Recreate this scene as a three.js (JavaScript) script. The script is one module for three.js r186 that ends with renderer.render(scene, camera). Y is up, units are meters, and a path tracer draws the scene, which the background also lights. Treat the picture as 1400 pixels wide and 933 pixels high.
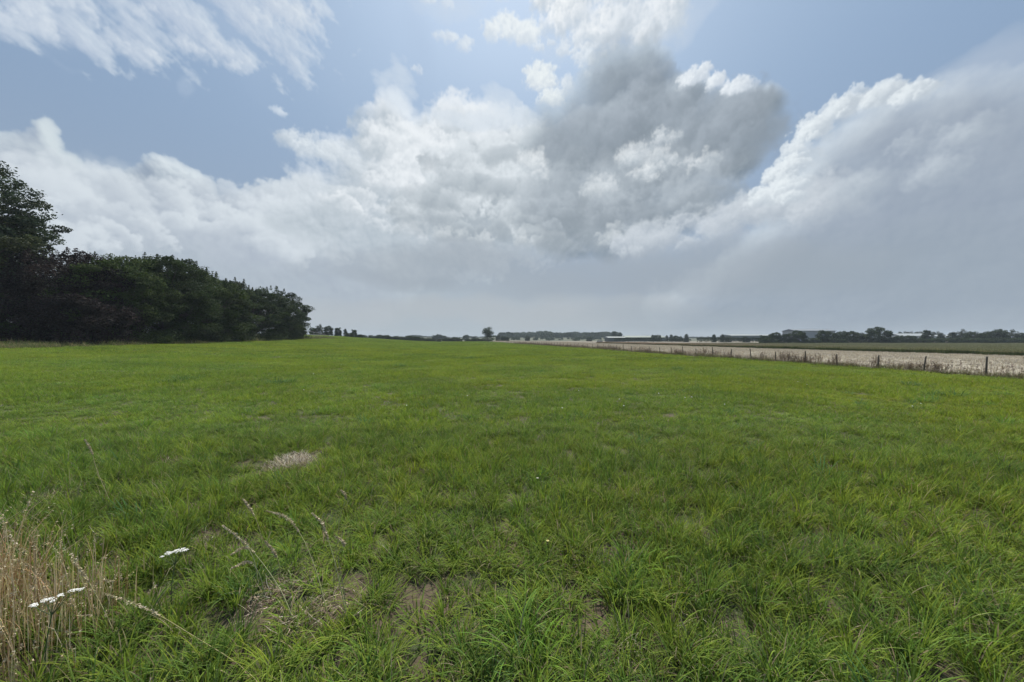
import * as THREE from 'three';
import { mergeGeometries } from 'three/addons/utils/BufferGeometryUtils.js';

// ---------------------------------------------------------------- camera, sun, exposure
const scene = new THREE.Scene();
const EYE = 1.62;
const camera = new THREE.PerspectiveCamera(83.0, 1024 / 682, 0.05, 6000);
camera.position.set(0, EYE, 0);
camera.lookAt(0, EYE - Math.tan(0.38 * Math.PI / 180) * 10, -10);
scene.add(camera);
const renderer = new THREE.WebGLRenderer({ antialias: true });
renderer.toneMapping = THREE.LinearToneMapping;
renderer.toneMappingExposure = 1.5;
renderer.shadowMap.enabled = true;

const SUN_AZ = 2, SUN_EL = 54;                        // degrees: straight ahead and high, veiled by thin cloud
const rad = (d) => d * Math.PI / 180;
const sunDir = new THREE.Vector3(Math.sin(rad(SUN_AZ)) * Math.cos(rad(SUN_EL)), Math.sin(rad(SUN_EL)), -Math.cos(rad(SUN_AZ)) * Math.cos(rad(SUN_EL)));
const sun = new THREE.DirectionalLight(new THREE.Color(1.0, 0.96, 0.88), 4.4);
sun.name = 'sun';
sun.position.copy(sunDir).multiplyScalar(120).add(new THREE.Vector3(0, 0, -40));
sun.target.position.set(0, 0, -40);
sun.castShadow = true;
sun.shadow.radius = 5;
sun.shadow.mapSize.set(4096, 4096);
Object.assign(sun.shadow.camera, { left: -90, right: 90, top: 90, bottom: -90, near: 1, far: 320 });
scene.add(sun, sun.target);
scene.fog = new THREE.FogExp2(0xc4d0da, 0.0003);

// ---------------------------------------------------------------- seeded random numbers and noise
function rng(seed) {
  let a = seed >>> 0;
  return () => { a = (a + 0x6D2B79F5) | 0; let t = Math.imul(a ^ (a >>> 15), 1 | a); t = (t + Math.imul(t ^ (t >>> 7), 61 | t)) ^ t; return ((t ^ (t >>> 14)) >>> 0) / 4294967296; };
}
const PERM = new Uint8Array(512);
{ const r = rng(77), p = [...Array(256).keys()]; for (let i = 255; i > 0; i--) { const j = Math.floor(r() * (i + 1)); [p[i], p[j]] = [p[j], p[i]]; } for (let i = 0; i < 512; i++) PERM[i] = p[i & 255]; }
const GX = new Float32Array(256), GY = new Float32Array(256), GZ = new Float32Array(256);
{ const r = rng(5); for (let i = 0; i < 256; i++) { const z = r() * 2 - 1, a = r() * 6.2832, s = Math.sqrt(1 - z * z); GX[i] = s * Math.cos(a); GY[i] = s * Math.sin(a); GZ[i] = z; } }
function noise3(x, y, z) {
  const xi = Math.floor(x), yi = Math.floor(y), zi = Math.floor(z), fx = x - xi, fy = y - yi, fz = z - zi;
  const u = fx * fx * fx * (fx * (fx * 6 - 15) + 10), v = fy * fy * fy * (fy * (fy * 6 - 15) + 10), w = fz * fz * fz * (fz * (fz * 6 - 15) + 10);
  const X = xi & 255, Y = yi & 255, Z = zi & 255;
  const A = PERM[X] + Y, B = PERM[X + 1] + Y, AA = PERM[A & 255] + Z, AB = PERM[(A + 1) & 255] + Z, BA = PERM[B & 255] + Z, BB = PERM[(B + 1) & 255] + Z;
  const g = (h, a, b, c) => { const k = PERM[h & 255]; return GX[k] * a + GY[k] * b + GZ[k] * c; };
  const x00 = g(AA, fx, fy, fz), x10 = g(BA, fx - 1, fy, fz), x01 = g(AB, fx, fy - 1, fz), x11 = g(BB, fx - 1, fy - 1, fz);
  const y00 = g(AA + 1, fx, fy, fz - 1), y10 = g(BA + 1, fx - 1, fy, fz - 1), y01 = g(AB + 1, fx, fy - 1, fz - 1), y11 = g(BB + 1, fx - 1, fy - 1, fz - 1);
  const a = x00 + u * (x10 - x00), b = x01 + u * (x11 - x01), c = y00 + u * (y10 - y00), d = y01 + u * (y11 - y01);
  const e = a + v * (b - a), f = c + v * (d - c);
  return (e + w * (f - e)) * 1.5;
}
function fbm3(x, y, z, oct) { let s = 0, a = 0.5; for (let i = 0; i < oct; i++) { s += a * noise3(x, y, z); x = x * 2.03 + 17.1; y = y * 2.03 + 3.7; z = z * 2.03 + 9.2; a *= 0.5; } return s; }
function billow3(x, y, z, oct) { let s = 0, a = 0.5; for (let i = 0; i < oct; i++) { s += a * Math.abs(noise3(x, y, z)); x = x * 2.07 + 11.3; y = y * 2.07 + 5.9; z = z * 2.07 + 2.1; a *= 0.52; } return s; }
function hash2(i, j, k) { let h = Math.imul(i, 374761393) ^ Math.imul(j, 668265263) ^ Math.imul(k, 2246822519); h = Math.imul(h ^ (h >>> 13), 1274126177); return ((h ^ (h >>> 16)) >>> 0) / 4294967296; }
function puff2(x, y, k) {                                // round billows: 1 in the middle of a puff, 0 in the creases
  const xi = Math.floor(x), yi = Math.floor(y); let best = 9;
  for (let j = -1; j < 2; j++) for (let i = -1; i < 2; i++) {
    const a = xi + i, b = yi + j, dx = a + hash2(a, b, k) - x, dy = b + hash2(a, b, k + 31) - y, d = dx * dx + dy * dy;
    if (d < best) best = d;
  }
  return 1 - Math.min(1, best);
}
const clamp = (x, a = 0, b = 1) => Math.min(b, Math.max(a, x));
const sstep = (a, b, x) => { const t = clamp((x - a) / (b - a)); return t * t * (3 - 2 * t); };
const mixn = (a, b, t) => a + (b - a) * t;
const s2l = (c) => { c /= 255; return c <= 0.04045 ? c / 12.92 : Math.pow((c + 0.055) / 1.055, 2.4); };
const lin = (c) => [s2l(c[0]), s2l(c[1]), s2l(c[2])];

// ---------------------------------------------------------------- sky: air and clouds, in azimuth (0 = ahead, + right) and elevation, degrees
const SKY_LAYERS = [
  { name: "haze", b: [[-46.22, 3.23, 21.86, 11.25, 1], [-20.78, 3.35, 39.91, 12.16, 1]], size: 16, amp: 0.25, lit: [180, 191, 199], dark: [172, 183, 192], dens: 1.8, op: 0.85, ks: 0.3, kr: 0.1, seed: 3, wisp: 1, cap: 1 },
  { name: "beams", b: [[-25.38, 34.64, 3.99, 12.63, 0.7, 0.927, 0.375], [-14.88, 36.47, 3.05, 10.19, 0.6, 0.978, 0.208], [-35.07, 32.04, 2.18, 7.67, 0.5, 0.766, 0.643]], size: 14, amp: 0.15, lit: [170, 190, 216], dens: 0.7, op: 0.6, ks: 0, kr: 0, seed: 5, wisp: 1, cap: 1 },
  { name: "altocumulus_veil", b: [[-50.53, 28.92, 10.98, 3.97, 1], [-40.49, 32.88, 14.46, 4.66, 1], [-31.27, 36.91, 7.15, 3.57, 1]], size: 8, amp: 0.5, rot: -32, str: 2, lit: [182, 197, 217], dens: 0.9, op: 0.4, ks: 0.1, kr: 0.1, seed: 10, wisp: 1, cap: 0.5 },
  { name: "altocumulus", b: [[-50.53, 29.18, 10.1, 3.27, 1], [-41.12, 33.21, 13.27, 4.13, 1], [-31.27, 36.91, 6.75, 3.21, 1], [-53.03, 26.3, 2.16, 1.79, 1]], size: 2.7, amp: 1.6, rot: -40, str: 1.35, lit: [216, 226, 236], dark: [186, 199, 218], dens: 2.0, op: 0.88, ks: 0.5, kr: 0.35, seed: 12, pf: 0.2, warp: 0.3, cap: 0.3 },
  { name: "altocumulus_grains", b: [[-46.22, 28.47, 5.72, 1.28, 1, 0.978, -0.208], [-39.21, 30.96, 5.87, 1.61, 1, 0.985, -0.174], [-31.27, 35.2, 4.77, 1.36, 1, 0.966, 0.259], [-51.39, 27.14, 2.54, 1.07, 1]], heap: [110, 0.4, 1.3], lit: [218, 227, 236], dark: [192, 205, 222], amp: 1.3, soft: 0.5, op: 0.5, seed: 13 },
  { name: "flecks", b: [[-39.73, 26.72, 0.9, 1.07, 1], [-50.09, 24.83, 1.79, 0.46, 1, 0.906, -0.423], [-39.54, 27.98, 0.58, 0.46, 1]], size: 3, amp: 1, lit: [190, 205, 224], dens: 0.9, op: 0.5, seed: 4, wisp: 1, warp: 0.5, cap: 0.3 },
  { name: "left_bank", b: [[-52.22, 8.79, 6.94, 8.46, 1], [-46.22, 9.17, 10.41, 7.48, 1], [-35.07, 9.52, 14.56, 6.92, 1], [-49.18, 13.46, 6.04, 3.9, 1], [-23.58, 9.67, 10.96, 7.75, 1]], size: 9, amp: 0.6, lit: [206, 216, 224], dark: [172, 183, 196], dens: 2.2, op: 0.92, ks: 0.9, kr: 0.7, seed: 21, pf: 0.65 },
  { name: "left_tower", b: [[-51.56, 16.49, 1.6, 1.99, 1], [-50.27, 18.01, 0.89, 1.76, 1], [-52.22, 14.84, 2.45, 2.8, 1], [-49.64, 15.33, 2.05, 2.1, 1]], size: 3.0, amp: 0.55, lit: [212, 222, 227], dark: [178, 189, 202], dens: 6, op: 0.85, ks: 0.9, kr: 0.7, seed: 22, pf: 0.8 },
  { name: "left_bump", b: [[-42.21, 17.4, 2.03, 1.91, 1], [-40.18, 17.16, 2.54, 1.82, 1], [-43.49, 15.76, 3.15, 1.61, 1]], size: 3.0, amp: 0.5, lit: [218, 227, 232], dark: [168, 180, 193], dens: 6, op: 0.85, ks: 1.6, kr: 0.9, seed: 23, pf: 0.75 },
  { name: "left_puffs", b: [[-28.82, 17.36, 1.5, 1.91, 1], [-28.4, 15.93, 3.53, 2.65, 1], [-30.87, 14.87, 3.68, 2.79, 1], [-26.26, 15.5, 3.15, 2.35, 1]], size: 2.6, amp: 0.5, lit: [218, 227, 231], dark: [174, 186, 196], dens: 5, op: 0.8, ks: 1.5, kr: 0.9, seed: 24, pf: 0.8 },
  { name: "left_fold", b: [[-44.62, 13.15, 5.51, 3.08, 1], [-39.21, 13.48, 5.22, 2.71, 1], [-48.71, 11.54, 3.31, 3.44, 1], [-34.34, 11.77, 5.93, 3.1, 1], [-27.98, 15.28, 4.24, 3.04, 1], [-51.81, 10.83, 2.49, 3.89, 1]], heap: [60, 1.8, 5.2], lit: [210, 219, 227], dark: [174, 185, 199], amp: 0.75, op: 0.75, seed: 26 },
  { name: "cloudlet", b: [[-27.56, 23.62, 3.76, 0.81, 1, 0.99, -0.139], [-23.12, 23.06, 3.13, 0.76, 1, 0.906, -0.423]], heap: [44, 0.7, 1.7], lit: [222, 231, 238], dark: [190, 202, 214], amp: 1.0, soft: 0.35, op: 0.75, seed: 31 },
  { name: "white_slope", b: [[-16.89, 29.61, 2.99, 2.52, 1], [-18.08, 26.55, 2.75, 2.32, 1], [-13.34, 25.47, 8.03, 3.79, 1], [-16.39, 20.74, 9.51, 5.93, 1], [-6.5, 23.72, 13.95, 7.06, 1], [-9.69, 16.96, 21.13, 7.65, 1], [-1.09, 27.81, 5.0, 1.87, 1], [-25.38, 15.61, 7.99, 3.64, 1]], size: 5.5, amp: 0.65, lit: [224, 232, 239], dark: [176, 188, 198], dens: 4, op: 0.97, ks: 0.6, kr: 0.75, seed: 32, pf: 0.65 },
  { name: "slope_heads", b: [[-14.88, 25.75, 5.59, 2.39, 1], [-8.1, 26.72, 7.03, 2.4, 1], [-1.09, 27.38, 5.87, 1.89, 1], [-11.79, 22.5, 8.33, 3.45, 1], [-4.34, 23.34, 7.13, 3.47, 1], [-16.39, 23.16, 3.2, 2.12, 1], [-16.39, 19.54, 5.2, 2.96, 1], [-14.88, 17.12, 10.16, 3.65, 1]], heap: [95, 1.3, 4.4], lit: [230, 236, 241], dark: [180, 192, 202], amp: 0.9, soft: 0.3, op: 0.75, seed: 34 },
  { name: "slope_wisps", b: [[0.0, 30.71, 5.44, 1.45, 1, 0.906, -0.423], [-6.5, 29.33, 6.44, 1.15, 1], [-16.39, 31.98, 3.4, 2.55, 1]], size: 3.5, amp: 1.2, str: 1.8, rot: -25, lit: [214, 225, 236], dens: 2.2, op: 0.8, ks: 0.2, kr: 0.3, seed: 33, wisp: 1, cap: 0.35 },
  { name: "bright_top", b: [[10.74, 39.55, 6.93, 2.29, 1], [17.88, 39.29, 6.89, 2.11, 1], [6.5, 41.12, 5.37, 1.23, 1], [14.88, 37.14, 5.69, 2.14, 1], [20.78, 37.53, 2.47, 2.17, 1]], heap: [130, 0.6, 2.6], lit: [243, 247, 250], dark: [192, 204, 215], amp: 1.3, soft: 0.5, op: 0.72, seed: 41 },
  { name: "puff_a", b: [[-1.52, 38.61, 2.61, 1.19, 1], [2.39, 38.06, 1.52, 0.61, 1]], heap: [46, 0.4, 1.5], lit: [234, 241, 245], dark: [208, 219, 230], amp: 1.3, soft: 0.5, op: 0.8, seed: 42 },
  { name: "puff_b", b: [[3.8, 34.5, 1.95, 1.33, 1], [4.56, 32.98, 2.16, 1.07, 1], [5.96, 31.6, 1.51, 0.63, 1]], heap: [56, 0.4, 1.5], lit: [236, 243, 245], dark: [208, 218, 228], amp: 1.3, soft: 0.5, op: 0.8, seed: 43 },
  { name: "top_haze", b: [[-9.69, 40.28, 6.34, 1.87, 1], [26.26, 37.32, 5.25, 1.6, 1, 0.766, 0.643], [15.89, 37.67, 11.06, 3.93, 1]], size: 5, amp: 0.9, lit: [208, 219, 231], dens: 1.4, op: 0.6, ks: 0, kr: 0, seed: 47, wisp: 1, cap: 0.4 },
  { name: "puff_c", b: [[-6.82, 36.93, 0.86, 0.69, 1], [-9.48, 37.5, 2.12, 0.27, 1], [-10.74, 40.49, 2.73, 0.49, 1], [-1.09, 41.3, 1.52, 0.31, 1]], heap: [36, 0.35, 0.9], lit: [222, 232, 241], dark: [205, 217, 231], amp: 1.2, soft: 0.45, op: 0.75, seed: 44 },
  { name: "puff_e", b: [[-13.86, 33.99, 0.61, 0.58, 1], [-30.87, 26.64, 0.72, 0.37, 1]], heap: [9, 0.3, 0.7], lit: [216, 227, 238], dark: [200, 213, 228], amp: 1.2, soft: 0.5, op: 0.6, seed: 46 },
  { name: "puff_d", b: [[9.16, 36.36, 2.76, 1.11, 1], [4.88, 37.17, 2.16, 0.69, 1], [8.1, 32.95, 0.53, 0.76, 1], [10.74, 34.81, 1.47, 1.58, 1]], heap: [30, 0.4, 1.2], lit: [224, 233, 241], dark: [202, 214, 227], amp: 1.2, soft: 0.45, op: 0.75, seed: 45 },
  { name: "mid_grey", b: [[-8.63, 20.38, 9.56, 4.25, 1], [-1.09, 22.93, 6.52, 3.13, 1], [-5.42, 17.11, 12.93, 3.36, 1], [7.57, 18.03, 11.75, 4.87, 1], [3.26, 21.98, 6.5, 4.67, 1]], heap: [70, 1.8, 5.5], lit: [214, 222, 228], dark: [152, 164, 174], amp: 0.8, op: 0.85, seed: 51 },
  { name: "mid_dark", b: [[-6.5, 15.89, 8.59, 1.6, 1], [-10.74, 19.6, 5.25, 1.9, 1], [-1.09, 25.2, 4.35, 1.42, 1], [-3.8, 21.5, 6.49, 1.5, 1], [6.5, 20.94, 5.37, 2.45, 1]], size: 4, amp: 0.9, lit: [166, 177, 186], dark: [146, 158, 168], dens: 2.4, op: 0.8, ks: 0.5, kr: 0.4, seed: 52, pf: 0.4 },
  { name: "dark_tower_back", b: [[15.89, 31.29, 6.24, 5.19, 1], [12.83, 26.8, 10.85, 6.33, 1], [7.03, 26.35, 5.14, 4.77, 1], [18.86, 32.37, 4.09, 3.82, 1]], size: 5.5, amp: 0.5, lit: [190, 202, 211], dark: [138, 150, 161], dens: 3.6, op: 0.97, ks: 2.0, kr: 0.6, seed: 61, pf: 0.5 },
  { name: "dark_lobe", b: [[23.58, 29.32, 3.84, 3.03, 1], [29.65, 26.93, 4.76, 2.85, 1], [32.83, 27.25, 2.0, 1.44, 1], [26.26, 24.92, 9.18, 4.01, 1], [29.65, 22.24, 2.96, 2.91, 1], [16.89, 25.53, 11.95, 5.59, 1]], size: 4.5, amp: 0.42, lit: [188, 199, 209], dark: [140, 152, 162], dens: 5, op: 0.97, ks: 2.2, kr: 0.5, seed: 63, pf: 0.6 },
  { name: "dark_lower", b: [[16.89, 21.14, 12.94, 4.52, 1], [10.74, 17.88, 13.64, 3.87, 1], [20.78, 17.06, 10.45, 3.34, 1], [12.83, 13.82, 9.3, 2.5, 1]], size: 5, amp: 0.8, lit: [184, 194, 202], dark: [143, 155, 165], dens: 2.8, op: 0.93, ks: 1.4, kr: 0.8, seed: 64, pf: 0.55, cap: 0.45 },
  { name: "dark_heads", b: [[15.89, 20.79, 10.06, 3.29, 1], [9.69, 17.93, 9.51, 2.91, 1], [19.83, 17.63, 8.66, 2.79, 1], [23.58, 21.63, 5.48, 2.24, 1]], heap: [40, 1.8, 5.0], lit: [182, 192, 201], dark: [138, 150, 160], amp: 0.9, soft: 0.35, op: 0.5, seed: 67 },
  { name: "dark_shade", b: [[15.89, 28.54, 6.03, 5.0, 1], [20.78, 29.04, 4.75, 2.64, 1], [30.06, 26.08, 4.07, 3.04, 1], [29.65, 23.05, 2.79, 2.4, 1], [10.74, 26.97, 6.3, 3.39, 1], [13.86, 17.68, 7.17, 2.3, 1]], size: 6, amp: 0.7, lit: [148, 159, 169], dark: [132, 144, 155], dens: 1.7, op: 0.6, ks: 1, kr: 0.5, seed: 68, wisp: 1, cap: 0.45 },
  { name: "dark_tower_heads", b: [[15.89, 29.74, 5.23, 4.73, 1], [20.78, 29.81, 3.8, 2.3, 1], [29.65, 26.93, 3.78, 1.95, 1], [26.26, 26.11, 6.12, 2.36, 1], [11.79, 26.04, 6.25, 3.09, 1], [30.06, 23.36, 2.44, 2.06, 1]], heap: [34, 2.2, 5.5], lit: [168, 179, 190], dark: [132, 144, 155], amp: 0.9, soft: 0.45, op: 0.45, seed: 69 },
  { name: "silver_edge", b: [[26.61, 31.63, 0.61, 0.92, 1, 0.866, -0.5], [27.81, 30.36, 0.77, 0.36, 1], [30.47, 29.22, 2.1, 0.29, 1], [24.84, 31.15, 0.54, 0.36, 1]], heap: [34, 0.5, 1.2], lit: [232, 239, 245], dark: [202, 212, 223], amp: 1.0, soft: 0.35, op: 0.8, seed: 62 },
  { name: "lit_gaps", b: [[21.91, 25.83, 1.68, 0.74, 1], [25.38, 22.78, 2.13, 1.5, 1], [20.78, 22.28, 2.85, 1.22, 1], [13.34, 21.01, 2.68, 0.74, 1], [3.04, 23.37, 2.17, 1.28, 1], [17.88, 24.13, 1.77, 0.52, 1]], heap: [46, 0.8, 2.6], lit: [236, 241, 244], dark: [184, 195, 204], amp: 1.3, soft: 0.7, op: 0.58, seed: 65 },
  { name: "lit_low", b: [[-8.63, 14.51, 3.19, 0.6, 1], [-4.34, 14.33, 3.03, 0.71, 1], [1.63, 14.16, 0.87, 0.51, 1], [12.83, 20.4, 2.69, 0.56, 1], [13.86, 14.26, 1.64, 1.78, 1]], heap: [36, 0.6, 1.8], lit: [212, 219, 224], dark: [178, 188, 196], amp: 1.2, soft: 0.6, op: 0.6, seed: 66 },
  { name: "right_veil", b: [[50.09, 23.26, 8.5, 2.94, 1, 0.97, 0.242], [53.03, 19.08, 8.65, 4.96, 1], [43.49, 22.64, 6.29, 2.28, 1, 0.906, 0.423]], size: 9, amp: 0.55, lit: [186, 198, 214], dark: [172, 184, 203], dens: 1.7, op: 0.85, ks: 0.3, kr: 0.2, seed: 71, wisp: 1, str: 2.4, rot: 14 },
  { name: "right_body", b: [[46.22, 16.32, 8.85, 7.27, 1], [50.97, 12.34, 10.35, 10.78, 1], [40.49, 10.86, 10.06, 6.38, 1], [38.55, 16.76, 3.46, 4.29, 1], [43.49, 20.6, 5.15, 3.32, 1], [48.23, 19.68, 5.31, 3.6, 1], [53.03, 4.11, 11.8, 7.81, 1], [37.2, 5.44, 17.93, 6.01, 1]], size: 8, amp: 0.34, lit: [210, 220, 228], dark: [156, 168, 183], dens: 4, op: 0.97, ks: 2.4, kr: 0.6, seed: 72, pf: 0.65 },
  { name: "right_soft", b: [[29.65, 15.22, 4.11, 1.94, 1], [24.48, 13.68, 5.4, 2.05, 1], [18.86, 12.65, 4.87, 1.57, 1], [34.34, 16.0, 4.45, 1.82, 1], [37.88, 14.93, 2.71, 1.6, 1]], heap: [60, 1.4, 3.6], lit: [206, 214, 222], dark: [172, 183, 195], amp: 1.0, soft: 0.5, op: 0.6, seed: 75 },
  { name: "right_rim", b: [[34.78, 18.36, 1.61, 0.97, 1], [36.22, 20.71, 0.71, 1.53, 1], [37.88, 22.82, 0.95, 0.73, 1], [40.81, 24.21, 1.37, 0.41, 1, 0.94, 0.342], [43.78, 24.13, 1.59, 0.39, 1, 0.978, 0.208], [46.84, 23.56, 1.63, 0.31, 1], [33.29, 16.86, 1.82, 0.75, 1], [36.15, 16.96, 1.84, 0.96, 1]], heap: [110, 0.6, 1.7], lit: [228, 236, 241], dark: [186, 197, 208], amp: 0.9, op: 0.7, seed: 73 },
  { name: "right_folds", b: [[42.33, 16.04, 2.14, 0.45, 1, 0.985, 0.174], [46.22, 19.05, 2.6, 0.54, 1, 0.978, 0.208], [49.64, 18.55, 1.55, 0.38, 1, 0.966, 0.259], [47.74, 16.02, 1.48, 0.34, 1, 0.94, 0.342]], heap: [40, 0.8, 2.2], lit: [194, 204, 214], dark: [166, 178, 191], amp: 1.1, soft: 0.6, op: 0.45, seed: 74 },
  { name: "grey_base", b: [[-6.5, 10.78, 21.47, 3.13, 1], [15.89, 8.82, 26.15, 3.68, 1], [-14.88, 8.86, 11.17, 2.05, 1], [33.59, 8.36, 15.09, 3.55, 1]], size: 8, amp: 0.6, lit: [162, 172, 182], dark: [153, 164, 175], dens: 2.4, op: 0.85, ks: 0.4, kr: 0.15, seed: 81, wisp: 1, str: 2.5 },
  { name: "horizon_light", b: [[-6.5, 4.1, 27.91, 2.36, 1], [-29.65, 3.11, 24.63, 2.36, 1], [10.74, 3.52, 25.19, 2.13, 1]], size: 10, amp: 0.5, lit: [182, 188, 193], dens: 1.8, op: 0.8, ks: 0.1, kr: 0.05, seed: 82, wisp: 1, str: 3 },
  { name: "right_low", b: [[46.22, 5.47, 16.65, 6.71, 1], [29.65, 3.59, 21.35, 3.76, 1]], size: 12, amp: 0.25, lit: [152, 166, 178], dark: [150, 163, 175], dens: 1.3, op: 0.7, ks: 0.2, kr: 0.05, seed: 83, wisp: 1, cap: 1 },
  { name: "horizon_veil", b: [[0.0, 0.11, 152.21, 2.83, 1], [-43.49, 1.03, 28.61, 3.15, 1], [43.49, 0.08, 28.61, 1.26, 1]], size: 14, amp: 0.15, lit: [174, 182, 188], dens: 1.0, op: 0.55, ks: 0, kr: 0, seed: 90, wisp: 1, cap: 1 }
];
function fbmSharp(x, y, z, oct) { let s = 0, a = 0.42; for (let i = 0; i < oct; i++) { s += a * noise3(x, y, z); x = x * 2.05 + 17.1; y = y * 2.05 + 3.7; z += 9.2; a *= 0.6; } return s; }
function makeSky() {
  const W = 4096, H = 2048, D = W / 360;
  const data = new Float32Array(W * H * 4);
  const up = lin([116, 147, 186]), blue = lin([129, 155, 187]), mid = lin([162, 186, 214]), low = lin([172, 181, 188]);
  for (let r = 0; r < H; r++) {
    const el = (r + 0.5) / D - 90;
    for (let c = 0; c < W; c++) {
      const az = ((c + 0.5) / D - 90 + 180 + 360) % 360 - 180, o = (r * W + c) * 4;
      const ce = Math.cos(rad(el)), dx = Math.sin(rad(az)) * ce, dy = Math.sin(rad(el)), dz = -Math.cos(rad(az)) * ce;
      const sc = dx * sunDir.x + dy * sunDir.y + dz * sunDir.z, away = Math.acos(clamp(sc, -1, 1)) * 57.2958;
      const glow = Math.exp(-Math.pow(away / 29, 1.3));
      const t = sstep(0, 32, el), t2 = sstep(30, 70, el);
      for (let k = 0; k < 3; k++) {
        let v = mixn(blue[k], mid[k], clamp(glow * 1.7));
        v = mixn(v, up[k], t2 * 0.8);
        v = mixn(low[k], v, Math.sqrt(t));
        v += glow * glow * 0.5 * [1, 1, 1][k];
        data[o + k] = v;
      }
      data[o + 3] = 1;
    }
  }
  const colOf = (az) => Math.round(((az + 90) / 360) * W), rowOf = (el) => Math.round((el + 90) * D);
  function heap(L) {                                     // overlapping cauliflower heads, highest first, each bright on the side of the sun
    const R = rng(L.seed * 977), lit = lin(L.lit), dark = lin(L.dark), [count, rmin, rmax] = L.heap, puffs = [];
    for (let tries = 0; puffs.length < count && tries < count * 60; tries++) {
      const q = L.b[Math.floor(R() * L.b.length)], a = R() * 6.283, u = Math.sqrt(R()) * 0.92;
      const x = Math.cos(a) * u * q[2], y = Math.sin(a) * u * q[3];
      puffs.push({ az: q[0] + (q[5] ? x * q[5] - y * q[6] : x), el: q[1] + (q[5] ? x * q[6] + y * q[5] : y), r: (rmin + (rmax - rmin) * Math.pow(R(), 1.8)) * (1.1 - 0.35 * u), s: R(), t: R() });
    }
    puffs.sort((a, b) => b.el - a.el);
    for (const p of puffs) {
      const g = p.r * 1.7, c0 = colOf(p.az - g * 1.3), c1 = colOf(p.az + g * 1.3), r0 = rowOf(Math.max(0.1, p.el - g)), r1 = rowOf(p.el + g), asp = 1 + p.s * 0.5;
      let lx = (SUN_AZ - p.az), ly = (SUN_EL - p.el); const ll = Math.hypot(lx, ly) || 1; lx /= ll; ly /= ll;
      for (let r = r0; r <= r1; r++) for (let c = c0; c <= c1; c++) {
        const az = (c + 0.5) / D - 90, el = (r + 0.5) / D - 90;
        let x = (az - p.az) / p.r / asp, y = (el - p.el) / p.r; const dd = x * x + y * y; if (dd > 2.8) continue;
        const sx = az * 1.1 / p.r, sy = el * 1.1 / p.r, z = p.s * 50;
        const wob = L.amp ?? 0.5;
        x += wob * fbmSharp(sx * 0.9, sy * 0.9, z, 6); y += wob * fbmSharp(sx * 0.9 + 9, sy * 0.9, z + 7, 6);
        const n = (puff2(sx * 1.6, sy * 1.6, 3) - 0.6) * 0.30 + (puff2(sx * 3.4, sy * 3.4, 4) - 0.6) * 0.2 + (puff2(sx * 7, sy * 7, 5) - 0.6) * 0.11;
        const d = Math.sqrt(x * x + y * y), T = 1 - d + n; if (T <= 0) continue;
        const toSun = x * lx + y * ly, facing = toSun + n * 0.9;
        const under = sstep(-0.75, 0.35, y + n * 0.6);
        const m = (L.op ?? 1) * sstep(0, L.soft ?? 0.2, T) * under * (0.65 + 0.35 * p.t);
        const light = clamp(sstep(-0.25, 0.85, facing) * (1 - 0.5 * sstep(0.25, 0.8, T)) + 0.45 * Math.exp(-T * 9) + n * 0.9 + (p.t - 0.5) * 0.25, -0.1, 1.2);
        const o = (r * W + ((c + W) % W)) * 4;
        for (let k = 0; k < 3; k++) data[o + k] = mixn(data[o + k], mixn(dark[k], lit[k], light), m);
      }
    }
  }
  for (const L of SKY_LAYERS) {
    if (L.heap) { heap(L); continue; }
    const { b: blobs, size, amp, pf = 0.5, soft = 0.35, op = 1, ks = 2.2, kr = 0.9, rot = 0, str = 1, cap = 0.6 } = L;
    const warp = L.warp ?? 0.35, reach = L.reach ?? size * 0.5, k0 = L.seed ?? 1;
    const lit = lin(L.lit), dark = lin(L.dark ?? L.lit), grow = 1 + (L.amp ?? 0) * 1.4 + 0.05;
    let a0 = 999, a1 = -999, e0 = 99, e1 = -99;
    for (const q of blobs) { a0 = Math.min(a0, q[0] - q[2] * grow); a1 = Math.max(a1, q[0] + q[2] * grow); e0 = Math.min(e0, q[1] - q[3] * grow); e1 = Math.max(e1, q[1] + q[3] * grow); }
    e0 = Math.max(0.02, e0); e1 = Math.min(89.5, e1);
    const c0 = colOf(a0), c1 = colOf(a1), r0 = rowOf(e0), r1 = rowOf(e1), w = c1 - c0 + 1, h = r1 - r0 + 1;
    const T = new Float32Array(w * h), cr = Math.cos(rad(rot)), sr = Math.sin(rad(rot));
    for (let r = 0; r < h; r++) for (let c = 0; c < w; c++) {
      const az = (c + c0 + 0.5) / D - 90, el = (r + r0 + 0.5) / D - 90;
      let px = az * Math.cos(rad(el)), py = el;
      const wx = fbm3(px / size * 0.8 + k0, py / size * 0.8, k0 * 3.7, 6), wy = fbm3(px / size * 0.8 - 7, py / size * 0.8 + 4, k0 * 1.3, 6);
      const ax = az + wx * warp * size, ay = el + wy * warp * size;
      let F = -9, sum = 0;
      for (let i = 0; i < blobs.length; i++) {
        const q = blobs[i], ua = (ax - q[0]), ue = (ay - q[1]);
        const x = q[5] ? (ua * q[5] + ue * q[6]) / q[2] : ua / q[2], y = q[5] ? (ue * q[5] - ua * q[6]) / q[3] : ue / q[3];
        const d2 = x * x + y * y; if (d2 > 6) continue;
        const f = (1 - Math.sqrt(d2)) * (q[4] ?? 1);
        sum += Math.exp(f * 7);
      }
      if (!sum) { T[r * w + c] = -1; continue; }
      F = Math.log(sum) / 7; if (F > cap) F = cap + (F - cap) * 0.15;
      if (F < -1.5 * amp - 0.05) { T[r * w + c] = -1; continue; }
      px += wx * warp * size * 0.6; py += wy * warp * size * 0.6;
      const qx = (px * cr + py * sr) / (size * str), qy = (py * cr - px * sr) / size;
      let n;
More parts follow.
